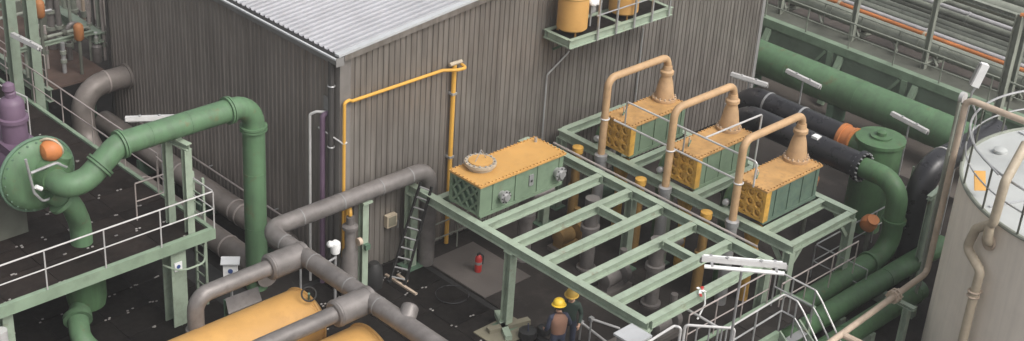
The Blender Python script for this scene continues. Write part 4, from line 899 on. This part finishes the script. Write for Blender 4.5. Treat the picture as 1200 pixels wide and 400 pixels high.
# tan pipe with S-bend on the tank
a0 = math.radians(205)
def on_tank(px, off):  # point in front of the shell along a pixel ray
    r = ray(*px); ox, oy = CAM.x-TX, CAM.y-TY; A = r.x**2+r.y**2; B = 2*(ox*r.x+oy*r.y); Cc = ox*ox+oy*oy-(TR+off)**2
    s = (-B-math.sqrt(max(0, B*B-4*A*Cc)))/(2*A); return CAM + r*s
t = thing('tank_pipe', on_tank((1130,399),.25), 'tan vent pipe with S-bend descending the tank side', 'pipe')
P = [on_tank(p, .22) for p in ((1200,190),(1178,213),(1164,262),(1144,268),(1133,290),(1149,318),(1142,343),(1118,440))]
P[0] = P[1] + V(.9,.15,.55); 
obj('pipe_run', MB().tube(P, .105, bend=.16, seg=12), 'tan_pipe', t)
np_ = on_tank((1160,283), .0); nv = (np_-V(TX,TY,np_.z)).normalized()
obj('nozzle', MB().tube([on_tank((1160,262),.22), on_tank((1157,284),.2), np_-nv*.05], .11, bend=.16, seg=12), 'tan_pipe', t)
obj('nozzle_flange', MB().lathe(np_, [(.2,0),(.2,.06)], nv, 20), 'tan_rose', t)
k_ = on_tank((1141,344),.22)
for dz in (-.06,.06): obj('clamp', MB().torus(k_+Z_*dz, Z_, .125, .025, 16, 6), 'tan_rose', t)
obj('clamp_arm', MB().bar(k_, k_-(k_-V(TX,TY,k_.z)).normalized()*.24, .05), 'tan_rose', t)

# tan pipe frame left of the tank
bz = 1.5; bb = atz(1086,320,bz); be = atz(984,394,bz)
top = atx(1138,118,bb.x)
t = thing('tan_pipe', (bb.x,bb.y,0), 'tan pipe rising left of the tank and running along the green ground pipes', 'pipe')
obj('pipe_run', MB().tube([(bb.x,-16,top.z),(bb.x,bb.y,top.z),(bb.x,bb.y,bz),(be.x-1.2,be.y-.05,bz),(be.x-1.2,be.y-.05,0)], .078, bend=.2, seg=12), 'tan_rose', t)
obj('branch', MB().tube([(be.x+.1,be.y,bz),(be.x+.3,be.y-2.2,bz-.03),(be.x+.3,be.y-2.2,0)], .08, seg=10), 'tan_rose', t)
fc = atz(1048,347,bz); q = MB(); flange(q, fc-X_*.06, X_, .17, .05); flange(q, fc+X_*.06, X_, .17, .05); q.bolts(fc, X_, .15, 8, .018, .3); obj('flange', q, 'tan_rose', t)
obj('top_cap', MB().lathe((bb.x,bb.y+.1,top.z), [(.13,-.05),(.13,.05)], Y_), 'galv_white', t)
t = thing('mast', (bb.x+.25,bb.y+.25,0), 'thin grey double mast beside the tan riser', 'mast')
for dx in (.0, .28): obj('pole', MB().tube([(bb.x+.3+dx,bb.y+.3+dx*.3,-.012),(bb.x+.3+dx,bb.y+.3+dx*.3,top.z-.2-dx)], .045, seg=8), 'rack_grey', t)
for k in range(6): obj('rung', MB().tube([(bb.x+.3,bb.y+.3,2+.5*k),(bb.x+.58,bb.y+.384,2+.5*k)], .025, seg=6), 'rack_grey', t)
t = thing('cable', (bb.x,bb.y,top.z-1), 'loose grey cable looping from tan pipe corner to tank railing', 'cable')
P = [V(bb.x+.1,bb.y-.1,top.z-.1)] + [atz(x,y,z) for x, y, z in ((1146,135,top.z-.3),(1139,155,top.z-.8),(1143,175,TZ+1.3),(1170,205,TZ+1.1))]
obj('cable_run', MB().tube(P, .022, bend=.4, seg=6), 'galv', t)
t = thing('pipe_support', (fc.x-.2,fc.y-.2,0), 'pale green T-shaped support under the tan pipe', 'support')
obj('post', MB().ibeam((fc.x+.1,fc.y-.35,-.012),(fc.x+.1,fc.y-.35,1.3), .16, .16, up=(0,1,0)), 'frame_green', t, smooth=False)
obj('arm', MB().ibeam((fc.x+.1,fc.y+.25,1.345),(fc.x+.1,fc.y-.55,1.345), .15, .09), 'frame_green', t, smooth=False)
obj('foot_beam', MB().ibeam((fc.x-.9,fc.y-.35,.06),(fc.x-.05,fc.y-.35,.06), .16, .12), 'frame_green', t, smooth=False)
t = thing('tan_post', (0,0,0), 'tan post with bracket at the right picture edge by the rack', 'post')
tp_ = aty(1172,118,-8.2); t.location = (tp_.x,-8.2,0); OFF[t.name] = Vector(t.location)
tt = aty(1196,18,-8.2)
obj('post', MB().ibeam((tp_.x,-8.2,0),(tp_.x,-8.2,tt.z), .2, .2, up=(0,1,0)), 'rack_grey', t, smooth=False)
obj('head', MB().tube([(tp_.x,-8.2,tt.z),(tp_.x+.1,-8.8,tt.z+.1)], .07, seg=8), 'orange', t)

# ================================================================== FOREGROUND WALKWAY WITH STAIRS
wz = 1.2
t = thing('low_walkway', (5,-8.9,0), 'low green edged walkway with dark grating in the right foreground', 'walkway')
wx0, wx1, wy0, wy1 = 1.0, 7.0, -8.55, -9.35
obj('edge_beam', MB().box((wx0,wy0,wz-.2),(wx1,wy0+.1,wz+.04)), 'deck_green', t, smooth=False)
obj('edge_beam', MB().box((wx0,wy1-.1,wz-.2),(5.5,wy1,wz+.04)), 'deck_green', t, smooth=False)
obj('edge_beam', MB().box((wx1,wy1,wz-.2),(wx1+.1,wy0+.1,wz+.04)), 'deck_green', t, smooth=False)
fl_ = obj('floor', MB().box((wx0,wy1,wz-.05),(wx1,wy0,wz-.02)), 'black', t, smooth=False)
wm = mesh_only('grating_panel', MB().box((0,0,0),(.98,.78,.025)), 'concrete_dark')
for k in range(6): share('grating_panel', wm, fl_, (wx0+.01+k, wy1+.01, wz-.018))
for x in (1.2,4,6.8):
    for y in (wy0+.05, wy1-.05): obj('leg', MB().bar((x,y,-.012),(x,y,wz-.2), .1, .1), 'frame_green', t, smooth=False)
st = thing('stairway', (6,-10,0), 'narrow steel stairs going down from the low walkway', 'stairs')
for k in range(6): obj('tread', MB().box((5.62,-9.5-.24*k,wz-.2*(k+1)-.03),(6.3,-9.72-.24*k,wz-.2*(k+1))), 'galv', st, smooth=False)
for x in (5.56, 6.32): obj('stringer', MB().bar((x,-9.36,wz-.05),(x,-10.9,-.05), .05, .22), 'frame_green', st, smooth=False)
for x, lb, y0, ex in ((5.58,'near',-9.35,[(3.4,-9.4)]), (6.3,'far',-8.6,[])):
    a = [V(*e, wz+1.0) for e in ex] + [V(x,y0,wz+1.0), V(x,-9.72,wz+1.0), V(x,-9.92,wz+.82), V(x,-10.9,wz-.3)]
    t = thing('stair_handrail', (x,-9.6,wz), f'{lb} bent handrail of the narrow steel stairs' if lb == 'near' else 'far bent handrail of the narrow steel stairs', 'railing', 'handrails of the steel stairs')
    obj('top_rail', MB().tube(a, .022, bend=.06, seg=8), 'galv_white', t)
    obj('mid_rail', MB().tube([p-Z_*.45 for p in a], .022, bend=.06, seg=8), 'galv', t)
    for p in a[:-2] + ([V(4.5,-9.4,wz+1)] if ex else [V(x,-9.1,wz+1)]): obj('post', MB().tube([p, V(p.x,p.y,wz)], .022, seg=8), 'galv', t)
    obj('post', MB().tube([a[-1]+V(0,.45,.5), V(x,-10.45,0)], .022, seg=8), 'galv', t)
railing('walkway_railing', 'grey railing on the low walkway beneath front frame beam', [(3.2,-8.5,wz),(6.25,-8.5,wz)], .98, .45, 'rail_rose', step=1.0)
hz_ = [atz(x,y,2.75) for x, y in ((799,400),(803,381),(861,385),(862,402))]
t = thing('gate_hoop', (hz_[1].x,hz_[1].y,0), 'bright white rounded tube gate at bottom edge below the lamp pole', 'gate')
g0, g1 = hz_[1], hz_[2]
obj('hoop', MB().tube([V(g0.x,g0.y,0), g0, g1, V(g1.x,g1.y,0)], .032, bend=.08, seg=10), 'galv_white', t)
for f in (.25,.5,.75): p = g0+(g1-g0)*f; obj('bar', MB().tube([p, V(p.x,p.y,0)], .02, seg=6), 'galv', t)
t = thing('gate_hoop', (g0.x-1,g0.y,0), 'white bent tube rail left of the rounded gate', 'gate')
P = [atz(742,412,2.75), atz(790,382,2.75), atz(798,384,2.75)]
obj('hoop', MB().tube([V(P[0].x,P[0].y,0), P[0], P[1], P[2], V(P[2].x,P[2].y,0)], .03, bend=.07, seg=10), 'galv_white', t)
t = thing('loose_rail', (4,-8.4,2), 'slanting silver rail running under the front frame beam', 'rail')
a, b = atz(804,362,2.0), atz(842,384,2.0)
obj('rod', MB().tube([a, b], .03, seg=8), 'galv_white', t); obj('post', MB().tube([b, V(b.x,b.y,wz)], .025, seg=8), 'galv', t)
rg_ = atz(827,348,ZF+.0)
t = thing('warning_ribbon', rg_, 'crumpled red and white ribbon tied round the front frame beam', 'ribbon')
rb = random.Random(4)
for k in range(7):
    a = Vector((rg_.x+rb.uniform(-.1,.12), -8.22+rb.uniform(-.13,.1), ZF+.012+rb.uniform(0,.07))); b = a+V(rb.uniform(-.12,.12),rb.uniform(-.1,.1),rb.uniform(-.03,.06))
    obj('ribbon_strip', MB().bar(a, b, .06, .012), 'red' if k % 3 == 0 else 'white', t, smooth=False)
obj('ribbon_tail', MB().tube([V(rg_.x+.1,-8.34,ZF+.01), V(rg_.x+.14,-8.36,ZF-.3), V(rg_.x-.1,-8.38,ZF-.6)], .022, bend=.1, seg=6), 'white', t)
wb = atz(741,390,2.3)
t = thing('white_cabinet', (wb.x,wb.y,0), 'white control cabinet with sloped lid at bottom edge', 'cabinet')
obj('case', MB().box((wb.x-.26,wb.y-.22,1.45),(wb.x+.26,wb.y+.2,2.2)), 'trim', t, smooth=False)
obj('lid', MB().extr([(-.3,0),(.3,0),(.3,.05),(-.3,.05)], (wb.x-.3,wb.y-.02,2.22), (wb.x+.3,wb.y-.02,2.22)), 'trim_light', t, smooth=False)
obj('stand', MB().bar((wb.x,wb.y,0),(wb.x,wb.y,1.45), .12), 'galv', t)
for lb, p0, p1, z in (('loose silver pole lying left of the white cabinet', (693,374), (726,385), .9), ('second loose pole slanting below the frame corner', (681,378), (712,402), .5)):
    a, b = atz(*p0, z), atz(*p1, z)
    q = thing('loose_pole', (a.x,a.y,0), lb, 'pole', 'loose poles beside the workers'); obj('rod', MB().tube([a, b], .03, seg=8), 'galv_white', q)
    obj('clamp', MB().cbox(a, (.1,.1,.1)), 'galv', q); obj('prop', MB().tube([a, V(a.x,a.y,0)], .025, seg=6), 'galv', q); obj('prop', MB().tube([b, V(b.x,b.y,0)], .025, seg=6), 'galv', q)

# ================================================================== SMALL THINGS NEAR THE WALL
fe = atz(560,318,.012)
t = thing('fire_extinguisher', (fe.x,fe.y,.012), 'red fire extinguisher standing on concrete under the centre frame', 'extinguisher')
obj('cylinder', MB().lathe((fe.x,fe.y,.012), [(.085,0),(.095,.03),(.095,.40),(.07,.46),(.03,.5)]), 'red', t)
obj('valve_head', MB().cbox((fe.x,fe.y,.53), (.1,.04,.07)), 'black', t)
obj('hose', MB().tube([(fe.x+.05,fe.y,.53),(fe.x+.13,fe.y-.04,.46),(fe.x+.12,fe.y-.04,.2)], .016, bend=.06, seg=6), 'black', t)
obj('label_band', MB().lathe((fe.x,fe.y,.24), [(.0962,0),(.0962,.08)]), 'trim', t)
railing('wall_railing', 'low dark railing by the wall beneath the yellow lidded cooler', [(2.6,-.45,.0),(4.6,-.45,.0)], .95, .5, 'rack_grey', step=1.0)
for lb, a, b in (('thin pale batten lying on the black mats by the ladder', (452,322), (488,345)), ('short pale batten lying at the ladder foot', (466,322), (477,330))):
    tag(obj('batten', MB().bar(atz(*a,.03), atz(*b,.03), .07, .05), 'tan_rose', at=atz(*a,.0)), lb, 'batten', 'battens on the mats')
t = thing('hose_coil', (1.3,-3.3,0), 'thin dark hose loop lying on the black mats', 'hose')
hc = atz(530,345,.03)
obj('loop', MB().torus(hc, Z_, .42, .014, 28, 6), 'black_pipe', t)
t = thing('tool_bag', atz(618,396,0), 'dark tool bag and cables on the mats beside the column foot', 'bag')
tb = atz(618,396,0)
obj('bag', MB().lathe(tb, [(.2,0),(.24,.08),(.22,.22),(.12,.28)], Z_, 10), 'black', t); obj('handle', MB().torus(tb+Z_*.27, V(.7,-.7,0), .12, .018, 14, 6), 'navy', t)
obj('bag', MB().lathe(tb+V(.45,-.1,0), [(.16,0),(.18,.08),(.15,.18),(.08,.22)], Z_, 10), 'black', t)

# ================================================================== WORKERS
def person(name, loc, rot, label, bodymat, legmat, vest, helmet, lean=0, arm='down'):
    t = thing('person', loc, label, 'person', 'workers in hard hats')
    # skeleton joints (z up, facing -Y)
    J = {'pel':(0,0,.95,.15,.12),'wst':(0,.0,1.10,.15,.115),'chs':(0,-.03*0+.0,1.32,.185,.13),'nkb':(0,.0,1.47,.09,.08),'nk':(0,-.01,1.54,.058,.058),'hd0':(0,-.02,1.62,.075,.085),'hd1':(0,-.02,1.72,.085,.10),
         'hL':(.10,0,.90,.10,.10),'kL':(.11,-.02,.50,.075,.075),'aL':(.11,.02,.09,.05,.05),'fL':(.12,-.16,.04,.04,.035),
         'hR':(-.10,0,.90,.10,.10),'kR':(-.12,-.04,.50,.075,.075),'aR':(-.13,.02,.09,.05,.05),'fR':(-.14,-.16,.04,.04,.035),
         'sL':(.19,0,1.42,.075,.075),'eL':(.27,.0,1.14,.055,.055),'wL':(.24,-.20,.98,.04,.04),'pL':(.23,-.28,.96,.04,.025),
         'sR':(-.19,0,1.42,.075,.075),'eR':(-.28,.02,1.14,.055,.055),'wR':(-.22,-.2,1.02,.04,.04),'pR':(-.20,-.28,1.02,.04,.025)}
    if arm == 'out': J['eR'] = (-.32,-.06,1.15,.055,.055); J['wR'] = (-.30,-.28,.95,.04,.04); J['pR'] = (-.30,-.36,.92,.04,.025)
    E = [('pel','wst'),('wst','chs'),('chs','nkb'),('nkb','nk'),('nk','hd0'),('hd0','hd1'),('pel','hL'),('hL','kL'),('kL','aL'),('aL','fL'),('pel','hR'),('hR','kR'),('kR','aR'),('aR','fR'),('chs','sL'),('sL','eL'),('eL','wL'),('wL','pL'),('chs','sR'),('sR','eR'),('eR','wR'),('wR','pR')]
    for sd, px in (('L','pL'),('R','pR')):
        p = J[px]; sg = 1 if sd == 'L' else -1
        for k in range(4):
            a = f'f{sd}{k}a'; b = f'f{sd}{k}b'; off = (k-1.5)*.022; ln = (.055,.065,.06,.045)[k]
            J[a] = (p[0]+off*.4, p[1]-.05, p[2]+off, .011,.011); J[b] = (p[0]+off*.4-sg*.012, p[1]-.05-ln*.7, p[2]+off-.03, .0095,.0095); E += [(px,a),(a,b)]
        a = f't{sd}'; J[a] = (p[0]-sg*.05, p[1]-.02, p[2]+.035, .012,.012); E.append((px,a))
    keys = list(J); me = bpy.data.meshes.new('body')
    th = lean
    def ben(p):
        x, y, z = p
        if z > .95: dz = z-.95; y2 = y*math.cos(th)-dz*math.sin(th); z2 = .95+dz*math.cos(th)+y*math.sin(th); return (x, y2, z2)
        return p
    me.from_pydata([ben(J[k][:3]) for k in keys], [(keys.index(a), keys.index(b)) for a, b in E], [])
    o = bpy.data.objects.new('body', me); COL.objects.link(o)
    md = o.modifiers.new('skin', 'SKIN'); md.use_smooth_shade = True
    for i, k in enumerate(keys): me.skin_vertices[0].data[i].radius = J[k][3:5]
    me.skin_vertices[0].data[0].use_root = True
    sb = o.modifiers.new('sub', 'SUBSURF'); sb.levels = 2; sb.render_levels = 2
    dg = bpy.context.evaluated_depsgraph_get(); dg.update(); nm = bpy.data.meshes.new_from_object(o.evaluated_get(dg)); bpy.data.objects.remove(o)
    for mm in (bodymat, 'skin', legmat): nm.materials.append(MATS[mm])
    hd = Vector(ben((0,-.02,1.66)))
    for pg in nm.polygons:
        c = pg.center
        if c.z > Vector(ben((0,0,1.50))).z and abs(c.x) < .13: pg.material_index = 1
        elif c.z < .98 and abs(c.x) < .22 and c.y > -.2: pg.material_index = 2
        elif any((c-Vector(ben(J[k][:3]))).length < .11 for k in ('pL','pR')): pg.material_index = 1
        pg.use_smooth = True
    b = bpy.data.objects.new('body', nm); COL.objects.link(b); b.parent = t
    off = Vector(loc)
    def local(nm_, mb, m_, par):
        mb.v = [v+off for v in mb.v]; return obj(nm_, mb, m_, par)
    tilt = V(0, -math.sin(th), math.cos(th))
    hc_ = hd + tilt*.045
    hm = local('helmet', MB().lathe(hc_, [(.175,0),(.172,.012),(.142,.02),(.14,.06),(.12,.12),(.07,.16),(.01,.17)], tilt, 24), helmet, t)
    local('helmet_peak', MB().lathe(hc_+V(0,-.10,-.005), [(.09,0),(.08,.015)], tilt, 16), helmet, hm)
    local('helmet_ridge', MB().torus(hc_+tilt*.03, X_, .132, .012, 24, 6), helmet, hm)
    local('hair', MB().lathe(hd-tilt*.05+V(0,.03,0), [(.06,0),(.10,.03),(.105,.09)], tilt, 16), 'black', t)
    local('nose', MB().lathe(hd+V(0,-.10,-.035)*1.0, [(.02,0),(.008,.035)], V(0,-1,.1), 8), 'skin', t)
    for sx in (-1, 1):
        local('ear', MB().lathe(hd+V(sx*.085,.0,-.01), [(.03,0),(.02,.02)], V(sx,.2,0), 8), 'skin', t)
        local('eye', MB().lathe(hd+V(sx*.035,-.098,.0), [(.012,0),(.006,.008)], V(0,-1,0), 8), 'black', t)
    local('mouth', MB().cbox(hd+V(0,-.092,-.075), (.05,.012,.01)), 'vest_brown', t)
    if vest:
        prof = [(.17,.0),(.19,.1),(.215,.28),(.21,.38),(.15,.47),(.09,.5)]
        vb = MB(); base = Vector(ben((0,0,.99)))
        vb.lathe(base, prof, tilt, 24)
        for v_ in vb.v: v_.y = base.y + (v_.y-base.y)*.82
        local('vest', vb, vest, t)
    for sx, k in ((1,'fL'),(-1,'fR')):
        p = Vector(J[k][:3]); local('boot', MB().lathe(p+V(0,-.07,-.035), [(.03,0),(.055,.03),(.06,.14),(.05,.24)], V(0,1,.12), 12), 'black', t)
    t.rotation_euler = (0,0,rot); return t
w1 = atz(657,358,1.74); w2 = atz(667,349,1.70)
person('w1', (w1.x,w1.y,-.0), RAD(155), 'worker in brown vest and bright yellow helmet seen from behind', 'navy', 'navy', 'vest_brown', 'helmet_yellow', lean=.10, arm='out')
person('w2', (w2.x+.22,w2.y+.12,-.0), RAD(-50), 'worker in dark green jacket and ochre helmet facing the other worker', 'jacket_green', 'navy', None, 'helmet_ochre', lean=.12)

# ================================================================== THIN HAZE ADDED AS A CAMERA VEIL TO LIFT BLACKS
hz_mat = bpy.data.materials.new('haze_veil'); hz_mat.use_nodes = True; nt_ = hz_mat.node_tree
for nd in list(nt_.nodes): nt_.nodes.remove(nd)
on = nt_.nodes.new('ShaderNodeOutputMaterial'); pv = nt_.nodes.new('ShaderNodeVolumePrincipled')
pv.inputs['Color'].default_value = (.93,.92,.92,1); pv.inputs['Density'].default_value = .0011; pv.inputs['Anisotropy'].default_value = .2
nt_.links.new(pv.outputs[0], on.inputs['Volume']); MATS['haze_veil'] = hz_mat
hzb = obj('haze', MB().box((-92,-92,-1.06),(142,142,21.5)), 'haze_veil', smooth=False); hzb['kind'] = 'stuff'
